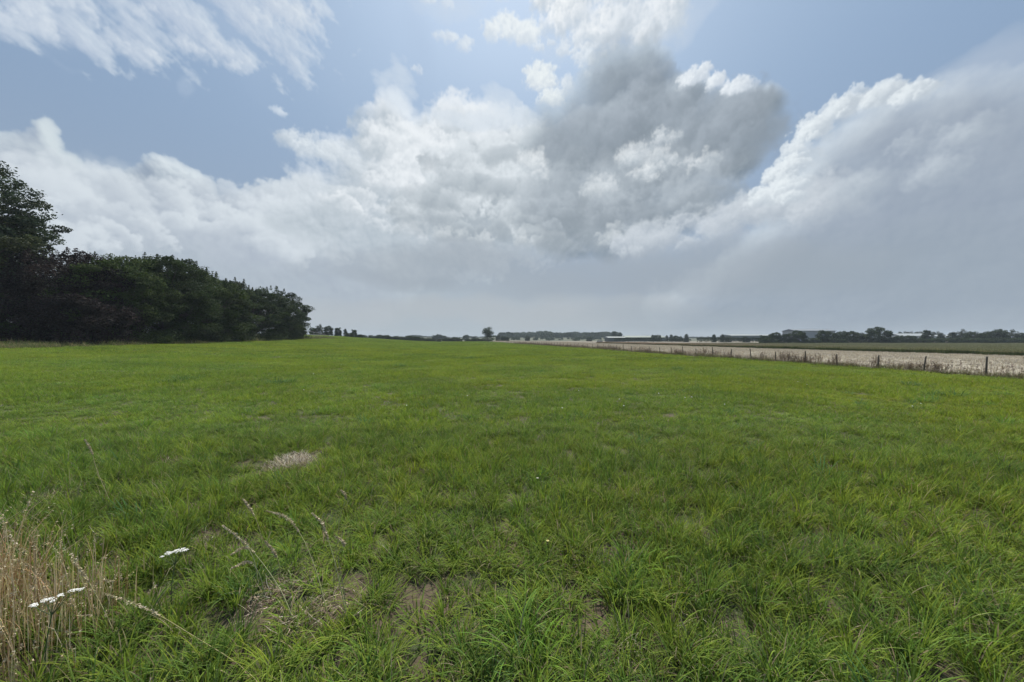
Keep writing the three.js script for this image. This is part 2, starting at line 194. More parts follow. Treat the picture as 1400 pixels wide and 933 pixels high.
      if (L.wisp) n = fbmSharp(qx, qy, k0 * 5.1, 7) * 1.1;
      else {
        const p = puff2(qx * 1.3, qy * 1.3, k0) * 0.42 + puff2(qx * 2.7 + 3, qy * 2.7, k0 + 1) * 0.27 + puff2(qx * 5.7, qy * 5.7 + 5, k0 + 2) * 0.19 + puff2(qx * 11.7, qy * 11.7, k0 + 3) * 0.12;
        n = pf * (p - 0.62) * 1.7 + (1 - pf) * fbmSharp(qx * 1.1, qy * 1.1, k0 * 5.1, 7) * 1.25;
      }
      T[r * w + c] = F + amp * n;
    }
    const at = (x, y) => { x = clamp(x, 0, w - 1.001); y = clamp(y, 0, h - 1.001); const i = Math.floor(x), j = Math.floor(y), u = x - i, v = y - j, k = j * w + i; return mixn(mixn(T[k], T[k + 1], u), mixn(T[k + w], T[k + w + 1], u), v); };
    for (let r = 0; r < h; r++) for (let c = 0; c < w; c++) {
      const t = T[r * w + c]; if (t <= 0) continue;
      const az = (c + c0 + 0.5) / D - 90, el = (r + r0 + 0.5) / D - 90;
      let lx = (SUN_AZ - az), ly = (SUN_EL - el); const ll = Math.hypot(lx, ly) || 1; lx /= ll; ly /= ll;
      let S = 0; for (let j = 1; j <= 4; j++) S += Math.max(0, at(c + lx * reach * D * j * 0.3, r + ly * reach * D * j * 0.3)) * (1.15 - j * 0.2);
      const relief = (t - at(c + lx * 2.2, r + ly * 2.2)) * 1.3 + (t - at(c + lx * 7, r + ly * 7)) * 0.8 + (t - at(c + lx * 20, r + ly * 20)) * 0.5;
      const light = clamp(Math.exp(-ks * S) + relief * kr, -0.25, 1.25);
      const m = op * (L.dens ? 1 - Math.exp(-L.dens * t) : sstep(0, soft, t)), o = ((r + r0) * W + ((c + c0 + W) % W)) * 4;
      for (let k = 0; k < 3; k++) data[o + k] = mixn(data[o + k], mixn(dark[k], lit[k], light), m);
    }
  }
  for (let i = 0; i < data.length; i++) if (i % 4 < 3) data[i] /= renderer.toneMappingExposure;        // the sky is given as the camera saw it
  const t = new THREE.DataTexture(data, W, H, THREE.RGBAFormat, THREE.FloatType);
  t.mapping = THREE.EquirectangularReflectionMapping; t.magFilter = THREE.LinearFilter; t.minFilter = THREE.LinearFilter; t.wrapS = THREE.RepeatWrapping; t.needsUpdate = true;
  return t;
}
scene.background = makeSky();
scene.environment = scene.background;

// ---------------------------------------------------------------- helpers
const taken = {};
function numbered(name) { const n = taken[name] = (taken[name] ?? -1) + 1; return n ? `${name}_${String(n).padStart(3, '0')}` : name; }
function tag(o, label, category, group, kind) { o.userData = { ...(label && { label }), ...(category && { category }), ...(group && { group }), ...(kind && { kind }) }; return o; }
function addTop(o, name) { o.name = numbered(name); o.traverse((m) => { if (m.isMesh) { m.castShadow = m.receiveShadow = true; } }); scene.add(o); return o; }
function part(name, geo, mat, parent) { const m = new THREE.Mesh(geo, mat); m.name = name; m.castShadow = m.receiveShadow = true; parent.add(m); return m; }
const V = (x, y, z) => new THREE.Vector3(x, y, z);
class Mb {                                               // collects triangles with a colour for each blade, leaf or stem
  constructor() { this.p = []; this.n = []; this.c = []; this.i = []; }
  ribbon(pts, widths, side, col) {
    const b = this.p.length / 3, m = pts.length, t = V(), nn = V(), s = V();
    for (let k = 0; k < m; k++) {
      t.subVectors(pts[Math.min(m - 1, k + 1)], pts[Math.max(0, k - 1)]).normalize();
      s.copy(side).addScaledVector(t, -side.dot(t)).normalize(); nn.crossVectors(s, t).normalize();
      const w = widths[k] / 2, q = pts[k];
      if (k === m - 1) { this.p.push(q.x, q.y, q.z); this.n.push(nn.x, nn.y, nn.z); this.c.push(...col); continue; }
      this.p.push(q.x - s.x * w, q.y - s.y * w, q.z - s.z * w, q.x + s.x * w, q.y + s.y * w, q.z + s.z * w);
      this.n.push(nn.x, nn.y, nn.z, nn.x, nn.y, nn.z); this.c.push(...col, ...col);
    }
    for (let k = 0; k < m - 2; k++) { const a = b + 2 * k; this.i.push(a, a + 1, a + 2, a + 1, a + 3, a + 2); }
    const a = b + 2 * (m - 2); this.i.push(a, a + 1, a + 2);
  }
  tube(pts, radii, seg, col) {
    const b = this.p.length / 3, m = pts.length, t = V(), u = V(), w = V();
    for (let k = 0; k < m; k++) {
      t.subVectors(pts[Math.min(m - 1, k + 1)], pts[Math.max(0, k - 1)]).normalize();
      u.set(Math.abs(t.y) > 0.9 ? 1 : 0, Math.abs(t.y) > 0.9 ? 0 : 1, 0).cross(t).normalize(); w.crossVectors(t, u);
      for (let j = 0; j < seg; j++) {
        const a = j / seg * Math.PI * 2, ca = Math.cos(a), sa = Math.sin(a), nx = u.x * ca + w.x * sa, ny = u.y * ca + w.y * sa, nz = u.z * ca + w.z * sa;
        this.p.push(pts[k].x + nx * radii[k], pts[k].y + ny * radii[k], pts[k].z + nz * radii[k]); this.n.push(nx, ny, nz); this.c.push(...col);
      }
    }
    for (let k = 0; k < m - 1; k++) for (let j = 0; j < seg; j++) { const a = b + k * seg + j, d = b + k * seg + (j + 1) % seg; this.i.push(a, d, a + seg, d, d + seg, a + seg); }
  }
  leaf(x, y, z, R, len, wid, col) {                      // a leaf folded a little along its midrib, facing anywhere
    const a = R() * 6.283, cz = R() * 2 - 1, sz = Math.sqrt(1 - cz * cz), tx = sz * Math.cos(a), ty = cz * 0.7, tz = sz * Math.sin(a), b = R() * 6.283;
    let ux = -tz, uy = 0, uz = tx; const ul = Math.hypot(ux, uz) || 1; ux /= ul; uz /= ul;
    const vx = ty * uz - tz * uy, vy = tz * ux - tx * uz, vz = tx * uy - ty * ux, cb = Math.cos(b), sb = Math.sin(b);
    const sx = (ux * cb + vx * sb) * wid * 0.5, sy = (uy * cb + vy * sb) * wid * 0.5, s3 = (uz * cb + vz * sb) * wid * 0.5;
    const nx = -(ux * sb) + vx * cb, ny = -(uy * sb) + vy * cb, nz = -(uz * sb) + vz * cb, k = this.p.length / 3, h = len * 0.5, f = wid * 0.14;
    this.p.push(x - tx * h, y - ty * h, z - tz * h, x + sx + nx * f, y + sy + ny * f, z + s3 + nz * f, x + tx * h, y + ty * h, z + tz * h, x - sx + nx * f, y - sy + ny * f, z - s3 + nz * f);
    for (let q = 0; q < 4; q++) { this.n.push(nx, ny, nz); this.c.push(col[0], col[1], col[2]); }
    this.i.push(k, k + 2, k + 1, k, k + 3, k + 2);
  }
  geo() {
    const g = new THREE.BufferGeometry();
    g.setAttribute('position', new THREE.Float32BufferAttribute(this.p, 3)); g.setAttribute('normal', new THREE.Float32BufferAttribute(this.n, 3)); g.setAttribute('color', new THREE.Float32BufferAttribute(this.c, 3));
    g.setIndex(this.i); return g;
  }
}
const vary = (R, c, a = 0.15, hue = 0.08) => { const k = 1 + (R() * 2 - 1) * a; return [c[0] * k * (1 + (R() * 2 - 1) * hue), c[1] * k, c[2] * k * (1 + (R() * 2 - 1) * hue * 2)]; };
function noiseTexture(size, fn, srgb = false) {
  const d = new Uint8Array(size * size * 4);
  for (let y = 0; y < size; y++) for (let x = 0; x < size; x++) { const c = fn(x / size, y / size), o = (y * size + x) * 4; for (let k = 0; k < 3; k++) { const v = clamp(c[k]); d[o + k] = 255 * (v <= 0.0031308 ? v * 12.92 : 1.055 * Math.pow(v, 1 / 2.4) - 0.055); } d[o + 3] = 255; }
  const t = new THREE.DataTexture(d, size, size); t.wrapS = t.wrapT = THREE.MirroredRepeatWrapping; t.magFilter = THREE.LinearFilter; t.minFilter = THREE.LinearMipmapLinearFilter; t.generateMipmaps = true; t.colorSpace = THREE.SRGBColorSpace; t.needsUpdate = true; return t;
}

// ---------------------------------------------------------------- the lie of the land (D = metres ahead)
const fenceX = (D) => 23.24 - 0.176 * D;                 // the wire fence on the right; s = metres to the right of it
function height(x, z) {
  const D = -z, s = x - fenceX(D);
  const q = Math.min(45, -s - 25), hinge = q > 0 ? q * q / (q + 9) : 0;                        // the meadow climbs towards the trees on the left
  const g = mixn(0.95, 2.35, sstep(-10, 130, D)) * mixn(1, 0.45, sstep(130, 250, D));
  let h = hinge / 28 * g * sstep(2, 30, D + Math.max(0, -x - 6));
  h -= 0.82 * sstep(4, 85, s) * sstep(0, 60, D);                                  // and falls gently beyond the fence
  h += mixn(2.6, 7.2, sstep(-0.12, 0.02, x / Math.max(1, D)) * sstep(0.5, 0.26, x / Math.max(1, D))) * sstep(330, 720, D);                                                  // far rise
  h += 0.05 * noise3(x * 0.09, z * 0.09, 3.3) * sstep(6, 40, D) + 0.018 * noise3(x * 0.6, z * 0.6, 8.3);
  return h;
}
function sheet(xs, ds, lift, inside) {                   // a terrain sheet over a grid of x and D values, uv in metres
  const g = new THREE.BufferGeometry(), p = [], uv = [], idx = [], nx = xs.length;
  for (const D of ds) for (const f of xs) { const x = inside(f, D); p.push(x, height(x, -D) + lift, -D); uv.push(x, D); }
  for (let j = 0; j < ds.length - 1; j++) for (let i = 0; i < nx - 1; i++) { const a = j * nx + i; idx.push(a, a + 1, a + nx + 1, a, a + nx + 1, a + nx); }
  g.setAttribute('position', new THREE.Float32BufferAttribute(p, 3)); g.setAttribute('uv', new THREE.Float32BufferAttribute(uv, 2)); g.setIndex(idx); g.computeVertexNormals(); return g;
}
const steps = (a, b, n, pw = 1) => Array.from({ length: n + 1 }, (_, i) => a + (b - a) * Math.pow(i / n, pw));
const soilMap = noiseTexture(512, (u, v) => {
  const a = fbm3(u * 14, v * 14, 1.5, 5) + 0.5, b = fbm3(u * 60, v * 60, 4.5, 3) + 0.5, k = clamp((a - 0.42) * 3);
  const br = [0.075, 0.054, 0.034], gr = [0.040, 0.048, 0.018]; return br.map((c, i) => mixn(c, gr[i], k) * (0.65 + 0.7 * b));
});
soilMap.repeat.set(1 / 3.1, 1 / 3.1);
const farmMap = noiseTexture(512, (u, v) => {
  const a = fbm3(u * 9, v * 5, 7.5, 5) + 0.5, b = fbm3(u * 70, v * 50, 2.5, 3) + 0.5, k = clamp((a - 0.35) * 2.4);
  const st = [0.065, 0.068, 0.034], gr = [0.032, 0.045, 0.019]; return st.map((c, i) => mixn(c, gr[i], k) * (0.75 + 0.5 * b));
});
farmMap.repeat.set(1 / 140, 1 / 90);
const strawMap = noiseTexture(512, (u, v) => {
  const a = fbm3(u * 8, v * 22, 3.5, 5) + 0.5, b = fbm3(u * 110, v * 60, 6.5, 3) + 0.5;
  const c = [0.38, 0.345, 0.265], d = [0.27, 0.24, 0.18]; return c.map((q, i) => mixn(d[i], q, clamp(a * 1.1)) * (0.6 + 0.8 * b));
});
strawMap.repeat.set(1 / 9, 1 / 9);
const tanMap = strawMap.clone(); tanMap.repeat.set(1 / 60, 1 / 14); tanMap.needsUpdate = true;
const groundMat = new THREE.MeshStandardMaterial({ map: farmMap, roughness: 1 });
const meadowMat = new THREE.MeshStandardMaterial({ map: soilMap, roughness: 1, bumpMap: soilMap, bumpScale: 0.02 });
const stubbleMat = new THREE.MeshStandardMaterial({ map: strawMap, roughness: 1, bumpMap: strawMap, bumpScale: 0.03 });
const LEFT = -64;                                        // left end of the meadow, measured from the fence
const longD = [...steps(-40, 0, 10), ...steps(0, 320, 130, 1.7).slice(1), ...steps(320, 1100, 30).slice(1)];
tag(addTop(new THREE.Mesh(sheet(steps(-1, 1, 90, 1).map((u) => Math.sign(u) * Math.pow(Math.abs(u), 1.8) * 1300), longD, -0.05, (f) => f), groundMat), 'ground'), 'distant farmland reaching the horizon', null, null, 'structure');
tag(addTop(new THREE.Mesh(sheet(steps(LEFT, -0.2, 120), [...steps(-12, 0, 40), ...steps(0, 214, 200, 1.5).slice(1)], 0, (f, D) => fenceX(D) + f), meadowMat), 'meadow_ground'), 'soil and thatch under the green meadow', null, null, 'structure');
tag(addTop(new THREE.Mesh(sheet(steps(-0.2, 46, 40), steps(2, 250, 110, 1.4), 0.002, (f, D) => fenceX(D) + f), stubbleMat), 'stubble_field'), 'pale straw stubble field beyond the wire fence', null, null, 'structure');
tag(addTop(new THREE.Mesh(sheet(steps(0, 1, 40), steps(216, 345, 40), -0.02, (f, D) => mixn(D < 250 ? fenceX(D) + 46 : -14, 330, f)), new THREE.MeshStandardMaterial({ map: tanMap, color: new THREE.Color().setRGB(0.5, 0.47, 0.45), roughness: 1 })), 'tan_field'), 'far tan harvested field below the wooded rise', null, null, 'structure');

// ---------------------------------------------------------------- grass: patches of single blades, laid over the meadow
const GREEN = [[0.168, 0.246, 0.029], [0.198, 0.268, 0.031], [0.136, 0.215, 0.034], [0.222, 0.282, 0.034]], RANK = [[0.146, 0.220, 0.031], [0.172, 0.242, 0.031], [0.120, 0.196, 0.036], [0.200, 0.258, 0.033]], STRAW = [[0.34, 0.28, 0.16], [0.25, 0.2, 0.11], [0.19, 0.16, 0.085]];
const PALE = [[0.52, 0.48, 0.38], [0.43, 0.385, 0.295], [0.33, 0.285, 0.21], [0.19, 0.15, 0.105]];
const bladeMat = new THREE.MeshPhysicalMaterial({ vertexColors: true, roughness: 0.88, transmission: 0.4, thickness: 0, ior: 1.42, specularIntensity: 0.14, side: THREE.DoubleSide });
const strawMat = new THREE.MeshPhysicalMaterial({ vertexColors: true, roughness: 0.85, transmission: 0.2, thickness: 0, ior: 1.4, specularIntensity: 0.5, side: THREE.DoubleSide });
function blade(mb, R, x, z, dir, len, lean, wid, segs, col) {          // grows up, then arches over in direction dir
  const dx = Math.cos(dir), dz = Math.sin(dir), pts = [], ws = [], curl = lean * (0.8 + R() * 1.0), tw = (R() - 0.5) * 1.4;
  let px = x, py = -0.012, pz = z, a = 0.1 + lean * 0.42;
  const st = len / segs;
  for (let k = 0; k <= segs; k++) {
    pts.push(V(px, py, pz)); const t = k / segs; ws.push(wid * (0.72 + 0.9 * t * (1 - t) * 1.6) * (1 - Math.pow(t, 3)) );
    px += dx * Math.sin(a) * st; pz += dz * Math.sin(a) * st; py += Math.cos(a) * st; a = Math.min(2.3, a + curl * (1.3 / segs) * (0.5 + t * 1.2));
  }
  const sd = dir + Math.PI / 2 + tw * 0.5; mb.ribbon(pts, ws, V(Math.cos(sd), (R() - 0.5) * 0.5, Math.sin(sd)), col);
}
function grassPatch(seed, { size, tufts, per, len, wid, segs, fill, straw = 0.05, spread = 0.05, greens = GREEN, lean = 1, straws = STRAW }) {
  const R = rng(seed), mb = new Mb(), half = size / 2;
  const pick = (tone) => R() < straw ? vary(R, straws[Math.floor(R() * 3)], 0.25) : vary(R, greens[tone], 0.3, 0.12);
  for (let t = 0; t < tufts; t++) {
    const cx = (R() * 2 - 1) * half * 1.08, cz = (R() * 2 - 1) * half * 1.08, big = 0.4 + R() * 0.95, tone = Math.floor(R() * greens.length), rr = spread * (0.5 + R());
    for (let k = 0; k < per * (0.6 + R() * 0.8); k++) {
      const d = R() * 6.283, q = Math.sqrt(R()) * rr;
      blade(mb, R, cx + Math.cos(d) * q, cz + Math.sin(d) * q, d + (R() - 0.5) * 1.2, len * big * (0.5 + R() * 0.65), (0.35 + R() * 0.9) * lean, wid * (0.6 + R() * 0.7), segs, pick(tone));
    }
  }
  for (let k = 0; k < fill; k++) blade(mb, R, (R() * 2 - 1) * half * 1.12, (R() * 2 - 1) * half * 1.12, R() * 6.283, len * (0.22 + R() * 0.36), (0.3 + R() * 1.2) * lean, wid * (0.5 + R() * 0.6), Math.max(2, segs - 1), pick(Math.floor(R() * greens.length)));
  return mb.geo();
}
// bare spots: x, D, half width, half depth
const BARE = [[-2.86, 4.95, 0.27, 0.36], [-1.44, 2.46, 0.14, 0.24], [-1.14, 2.28, 0.07, 0.12], [0.55, 2.56, 0.08, 0.1], [0.56, 1.92, 0.09, 0.08], [-0.95, 2.46, 0.06, 0.09], [-4.6, 3.9, 0.2, 0.16]];
const bareAt = (x, D, m = 1) => BARE.some(([bx, bd, rx, rd]) => ((x - bx) / (rx * m)) ** 2 + ((D - bd) / (rd * m)) ** 2 < 1);
function scatterPatches(name, label, geos, mat, { size, D0, D1, inside, tint, scale, seed, jitter = 0.35, over = 0 }) {
  const R = rng(seed), spots = geos.map(() => []), m = new THREE.Matrix4(), q = new THREE.Quaternion(), up = V(0, 1, 0), nrm = V();
  for (let D = D0 + size / 2; D < D1; D += size) {
    const reach = 1.42 * D + 4 + size;
    for (let x = -Math.ceil(reach / size) * size; x <= reach; x += size) {
      for (let rep = 0; rep < 1 + over; rep++) {
        const px = x + (R() - 0.5) * size * jitter * 2, pd = D + (R() - 0.5) * size * jitter * 2, r1 = R(), r2 = R(), r3 = R(), r4 = R();
        if (!inside(px, pd, r4)) continue;
        const y = height(px, -pd), e = size * 0.5; nrm.set(y - height(px + e, -pd), e, y - height(px, -pd + e)).normalize();
        q.setFromUnitVectors(up, nrm).multiply(new THREE.Quaternion().setFromAxisAngle(up, r1 * 6.283));
        const [sx, sy] = scale(px, pd, r2); m.compose(V(px, y, -pd), q, V(sx, sy, sx)); spots[Math.floor(r3 * geos.length)].push([m.clone(), tint(px, pd, r2)]);
      }
    }
  }
  geos.forEach((g, k) => {
    if (!spots[k].length) return;
    const im = new THREE.InstancedMesh(g, mat, spots[k].length), c = new THREE.Color();
    spots[k].forEach(([mm, t], i) => { im.setMatrixAt(i, mm); im.setColorAt(i, c.setRGB(...t)); });
    tag(addTop(im, name), label, 'grass', null, 'stuff');
  });
}
const inMeadow = (x, D) => { const s = x - fenceX(D); return s < -0.25 + 0.3 * noise3(x * 0.7, D * 0.7, 2) && s > LEFT + 2; };
const meadowTint = (x, D, r) => {
  const a = noise3(x * 0.22, D * 0.22, 5.5) + 0.6 * noise3(x * 0.9, D * 0.9, 1.5), b = noise3(x * 0.05, D * 0.05, 9.5), w = clamp(0.5 + a * 0.9), k = 0.82 + 0.36 * r;
  return [mixn(0.88, 1.10, w) * k * (1 + 0.06 * b), mixn(0.94, 1.05, w) * k, mixn(1.1, 0.9, w) * k];
};
const lush = (x, D) => clamp(0.5 + 0.8 * noise3(x * 0.33, D * 0.33, 12.5) + 0.5 * noise3(x * 1.1, D * 1.1, 6.5));
const near = [1, 2, 3, 4, 5, 6].map((k) => grassPatch(100 + k, { size: 0.4, tufts: 15, per: 40, len: 0.215, wid: 0.0054, segs: 6, fill: 150, straw: 0.085, lean: 0.85, spread: 0.045, greens: RANK }));
scatterPatches('meadow_grass', 'green arching meadow grass close to the camera', near, bladeMat, { size: 0.33, D0: 0.4, D1: 7, seed: 1, over: 0,
  inside: (x, D) => inMeadow(x, D) && !bareAt(x, D, 1.05), tint: meadowTint, scale: (x, D, r) => { const l = lush(x, D), side = sstep(-1.2, -3.2, x) * sstep(5, 3, D); return [1.0, (0.62 + 0.55 * l + 0.25 * side) * (0.9 + 0.2 * r) * mixn(1, 0.72, sstep(3.2, 7, D)) * (bareAt(x, D, 2.1) ? 0.6 : 1)]; } });
const middle = [1, 2, 3, 4, 5].map((k) => grassPatch(200 + k, { size: 0.8, tufts: 46, per: 22, len: 0.18, wid: 0.0072, segs: 4, fill: 620, straw: 0.05, spread: 0.06 }));
scatterPatches('meadow_grass', 'green meadow grass in the middle of the field', middle, bladeMat, { size: 0.62, D0: 6.8, D1: 26, seed: 2,
  inside: inMeadow, tint: meadowTint, scale: (x, D, r) => [1, (0.45 + 0.55 * lush(x, D)) * (0.8 + 0.4 * r)] });
const farther = [1, 2, 3, 4].map((k) => grassPatch(300 + k, { size: 1.8, tufts: 90, per: 11, len: 0.17, wid: 0.019, segs: 3, fill: 1300, straw: 0.03, spread: 0.1 }));
scatterPatches('meadow_grass', 'green meadow grass across the far half of the field', farther, bladeMat, { size: 1.4, D0: 25.5, D1: 85, seed: 3,
  inside: inMeadow, tint: meadowTint, scale: (x, D, r) => [1, (0.5 + 0.5 * lush(x, D)) * (0.9 + 0.2 * r)] });
const farthest = [1, 2, 3].map((k) => grassPatch(400 + k, { size: 4, tufts: 130, per: 9, len: 0.16, wid: 0.045, segs: 3, fill: 1800, straw: 0.02, spread: 0.25 }));
scatterPatches('meadow_grass', 'green meadow grass at the far edge of the field', farthest, bladeMat, { size: 3.2, D0: 84, D1: 213, seed: 4,
  inside: inMeadow, tint: meadowTint, scale: (x, D, r) => [1, (0.6 + 0.5 * lush(x, D)) * (0.9 + 0.2 * r)] });
// rank tufts standing out of the sward
const rank = [1, 2, 3].map((k) => grassPatch(500 + k, { size: 0.16, tufts: 4, per: 40, len: 0.24, wid: 0.0062, segs: 6, fill: 0, straw: 0.04, spread: 0.07, greens: [GREEN[0], GREEN[2], [0.09, 0.165, 0.055]], lean: 1.1 }));
scatterPatches('rank_tuft', 'taller dark green grass tufts scattered through the meadow', rank, bladeMat, { size: 0.9, D0: 0.8, D1: 40, seed: 5, jitter: 0.5,
  inside: (x, D, r) => inMeadow(x, D) && !bareAt(x, D, 1.3) && r < mixn(0.5, 0.08, sstep(3, 16, D)) + 0.35 * sstep(0.25, 0.6, noise3(x * 0.3, D * 0.3, 21)), tint: (x, D, r) => { const k = 0.8 + 0.4 * r; return [k * 0.9, k, k]; }, scale: (x, D, r) => [0.9 + 0.5 * r, (0.75 + 0.5 * r) * mixn(1, 0.7, sstep(4, 14, D))] });
// dead thatch on the bare spots and thinly everywhere near by
const THATCH = [[0.50, 0.435, 0.32], [0.29, 0.235, 0.16], [0.21, 0.165, 0.11], [0.14, 0.105, 0.07]];
const thatch = [1, 2, 3].map((k) => { const R = rng(600 + k), mb = new Mb(); for (let i = 0; i < 70; i++) { const a = R() * 6.283, l = 0.03 + R() * 0.07, x = (R() - 0.5) * 0.2, z = (R() - 0.5) * 0.2, y = 0.004 + R() * 0.02, u = R() * R() * 0.13; mb.ribbon([V(x, y, z), V(x + Math.cos(a) * l * 0.5, y + u * 0.6 + 0.006, z + Math.sin(a) * l * 0.5), V(x + Math.cos(a + 0.3) * l, y + u, z + Math.sin(a + 0.3) * l)], [0.0022, 0.003, 0.0008], V(-Math.sin(a), 0.3, Math.cos(a)), vary(R, THATCH[Math.floor(R() * 4)], 0.35)); } return mb.geo(); });
scatterPatches('dead_thatch', 'dead straw thatch lying on the bare spots', thatch, strawMat, { size: 0.1, D0: 1.3, D1: 6, seed: 6, jitter: 0.5, inside: (x, D, r) => bareAt(x, D, 0.95) ? r < (x > 0 ? 0.12 : D < 4 ? 0.5 : 0.5) : (D < 5 && x > -6 && x < 6 && r < 0.012), tint: (x, D, r) => { const k = 0.75 + 0.45 * r; return [k, k * 0.97, k]; }, scale: (x, D, r) => [0.8 + 0.5 * r, 1] });
const paleStraw = [1, 2].map((k) => { const R = rng(640 + k), mb = new Mb(); for (let i = 0; i < 34; i++) { const a = R() * 6.283, l = 0.05 + R() * 0.08, x = (R() - 0.5) * 0.16, z = (R() - 0.5) * 0.16, u = 0.02 + R() * 0.09; mb.ribbon([V(x, 0.002, z), V(x + Math.cos(a) * l * 0.5, u * 0.7, z + Math.sin(a) * l * 0.5), V(x + Math.cos(a + 0.3) * l, u, z + Math.sin(a + 0.3) * l)], [0.004, 0.0052, 0.001], V(-Math.sin(a), 0.3, Math.cos(a)), vary(R, PALE[Math.floor(R() * 3)], 0.25)); } return mb.geo(); });
scatterPatches('dead_straw', 'pale dead straw standing on the farther bare spot', paleStraw, strawMat, { size: 0.1, D0: 4.4, D1: 5.6, seed: 16, jitter: 0.5, inside: (x, D, r) => bareAt(x, D, 0.85) && r < 0.9, tint: (x, D, r) => { const k = 0.8 + 0.4 * r; return [k, k * 0.97, k * 0.97]; }, scale: (x, D, r) => [0.8 + 0.5 * r, 0.8 + 0.5 * r] });
// straw standing in the field beyond the fence, and its taller crop
const inStubble = (x, D) => { const s = x - fenceX(D); return s > 0.3 && s < 38; };
const stub = [1, 2, 3].map((k) => grassPatch(700 + k, { size: 2, tufts: 50, per: 7, len: 0.16, wid: 0.012, segs: 2, fill: 420, spread: 0.1, straw: 1, lean: 0.7, straws: PALE }));
scatterPatches('straw_stubble', 'pale straw stubble standing beyond the wire fence', stub, strawMat, { size: 1.7, D0: 8, D1: 110, seed: 7, inside: inStubble, tint: (x, D, r) => { const k = 0.95 + 0.25 * r + 0.15 * noise3(x * 0.2, D * 0.05, 4); return [k, k * 0.98, k]; }, scale: (x, D, r) => [1, 0.8 + 0.4 * r] });
const stubFar = [1, 2].map((k) => grassPatch(740 + k, { size: 5, tufts: 90, per: 6, len: 0.18, wid: 0.04, segs: 2, fill: 900, spread: 0.3, straw: 1, lean: 0.7, straws: PALE }));
scatterPatches('straw_stubble', 'pale straw stubble far down the fence', stubFar, strawMat, { size: 4.2, D0: 109, D1: 248, seed: 8, inside: (x, D) => { const s = x - fenceX(D); return s > 0.3 && s < 46; }, tint: (x, D, r) => { const k = 0.9 + 0.25 * r; return [k, k * 0.98, k]; }, scale: (x, D, r) => [1, 0.8 + 0.4 * r] });
const cropEdge = (D) => 36 + 0.02 * D + 1.2 * noise3(D * 0.05, 1, 1);
const inCrop = (x, D) => { const s = x - fenceX(D); return s > cropEdge(D) && s < 330; };
const cropMat = new THREE.MeshPhysicalMaterial({ vertexColors: true, roughness: 0.9, transmission: 0.12, thickness: 0, ior: 1.4, specularIntensity: 0.3, side: THREE.DoubleSide });
const CROP = [[0.09, 0.115, 0.042], [0.11, 0.125, 0.05], [0.075, 0.1, 0.038]], EAR = [[0.27, 0.25, 0.13], [0.2, 0.21, 0.1]];
const crop = [1, 2, 3].map((k) => {                        // dark stems and leaves under tan ears
  const R = rng(800 + k), mb = new Mb();
  for (let i = 0; i < 1700; i++) {
    const x = (R() * 2 - 1) * 1.6, z = (R() * 2 - 1) * 1.6, h = 0.42 + 0.14 * R(), lx = (R() - 0.5) * 0.16, lz = (R() - 0.5) * 0.16, s = V(R() - 0.5, 0, R() - 0.5).normalize();
    mb.ribbon([V(x, -0.02, z), V(x + lx * 0.4, h * 0.6, z + lz * 0.4), V(x + lx, h, z + lz)], [0.03, 0.03, 0.012], s, vary(R, CROP[i % 3], 0.25));
    mb.ribbon([V(x + lx, h - 0.02, z + lz), V(x + lx * 1.3, h + 0.06, z + lz * 1.3), V(x + lx * 1.9, h + 0.1, z + lz * 1.9)], [0.02, 0.045, 0.01], s, vary(R, EAR[i % 2], 0.25));
  }
  return mb.geo();
});
scatterPatches('standing_crop', 'olive green standing crop beyond the pale stubble', crop, cropMat, { size: 2.5, D0: 18, D1: 158, seed: 9, inside: inCrop, tint: (x, D, r) => { const s = x - fenceX(D), tan = sstep(95, 40, s + 12 * noise3(x * 0.04, D * 0.04, 3)) * sstep(60, 120, D), k = 0.9 + 0.25 * r; return [k * mixn(1, 1.75, tan), k * mixn(1, 1.35, tan), k * mixn(1, 1.9, tan)]; }, scale: (x, D, r) => [1, 0.8 + 0.3 * r] });

// ---------------------------------------------------------------- trees and bushes
const leafMat = new THREE.MeshPhysicalMaterial({ vertexColors: true, roughness: 0.9, transmission: 0.25, thickness: 0, ior: 1.4, specularIntensity: 0.25, side: THREE.DoubleSide });
const barkMat = new THREE.MeshStandardMaterial({ vertexColors: true, roughness: 1 });
const PAL = {
  oak: [[0.040, 0.063, 0.020], [0.050, 0.076, 0.022], [0.033, 0.051, 0.019]],
  bright: [[0.056, 0.085, 0.022], [0.067, 0.095, 0.027], [0.045, 0.069, 0.020]],
  cedar: [[0.036, 0.056, 0.029], [0.045, 0.067, 0.031], [0.056, 0.071, 0.027]],
  purple: [[0.031, 0.022, 0.021], [0.039, 0.027, 0.024], [0.024, 0.019, 0.018]],
  grey: [[0.067, 0.083, 0.045], [0.056, 0.071, 0.038], [0.078, 0.089, 0.050]],
};
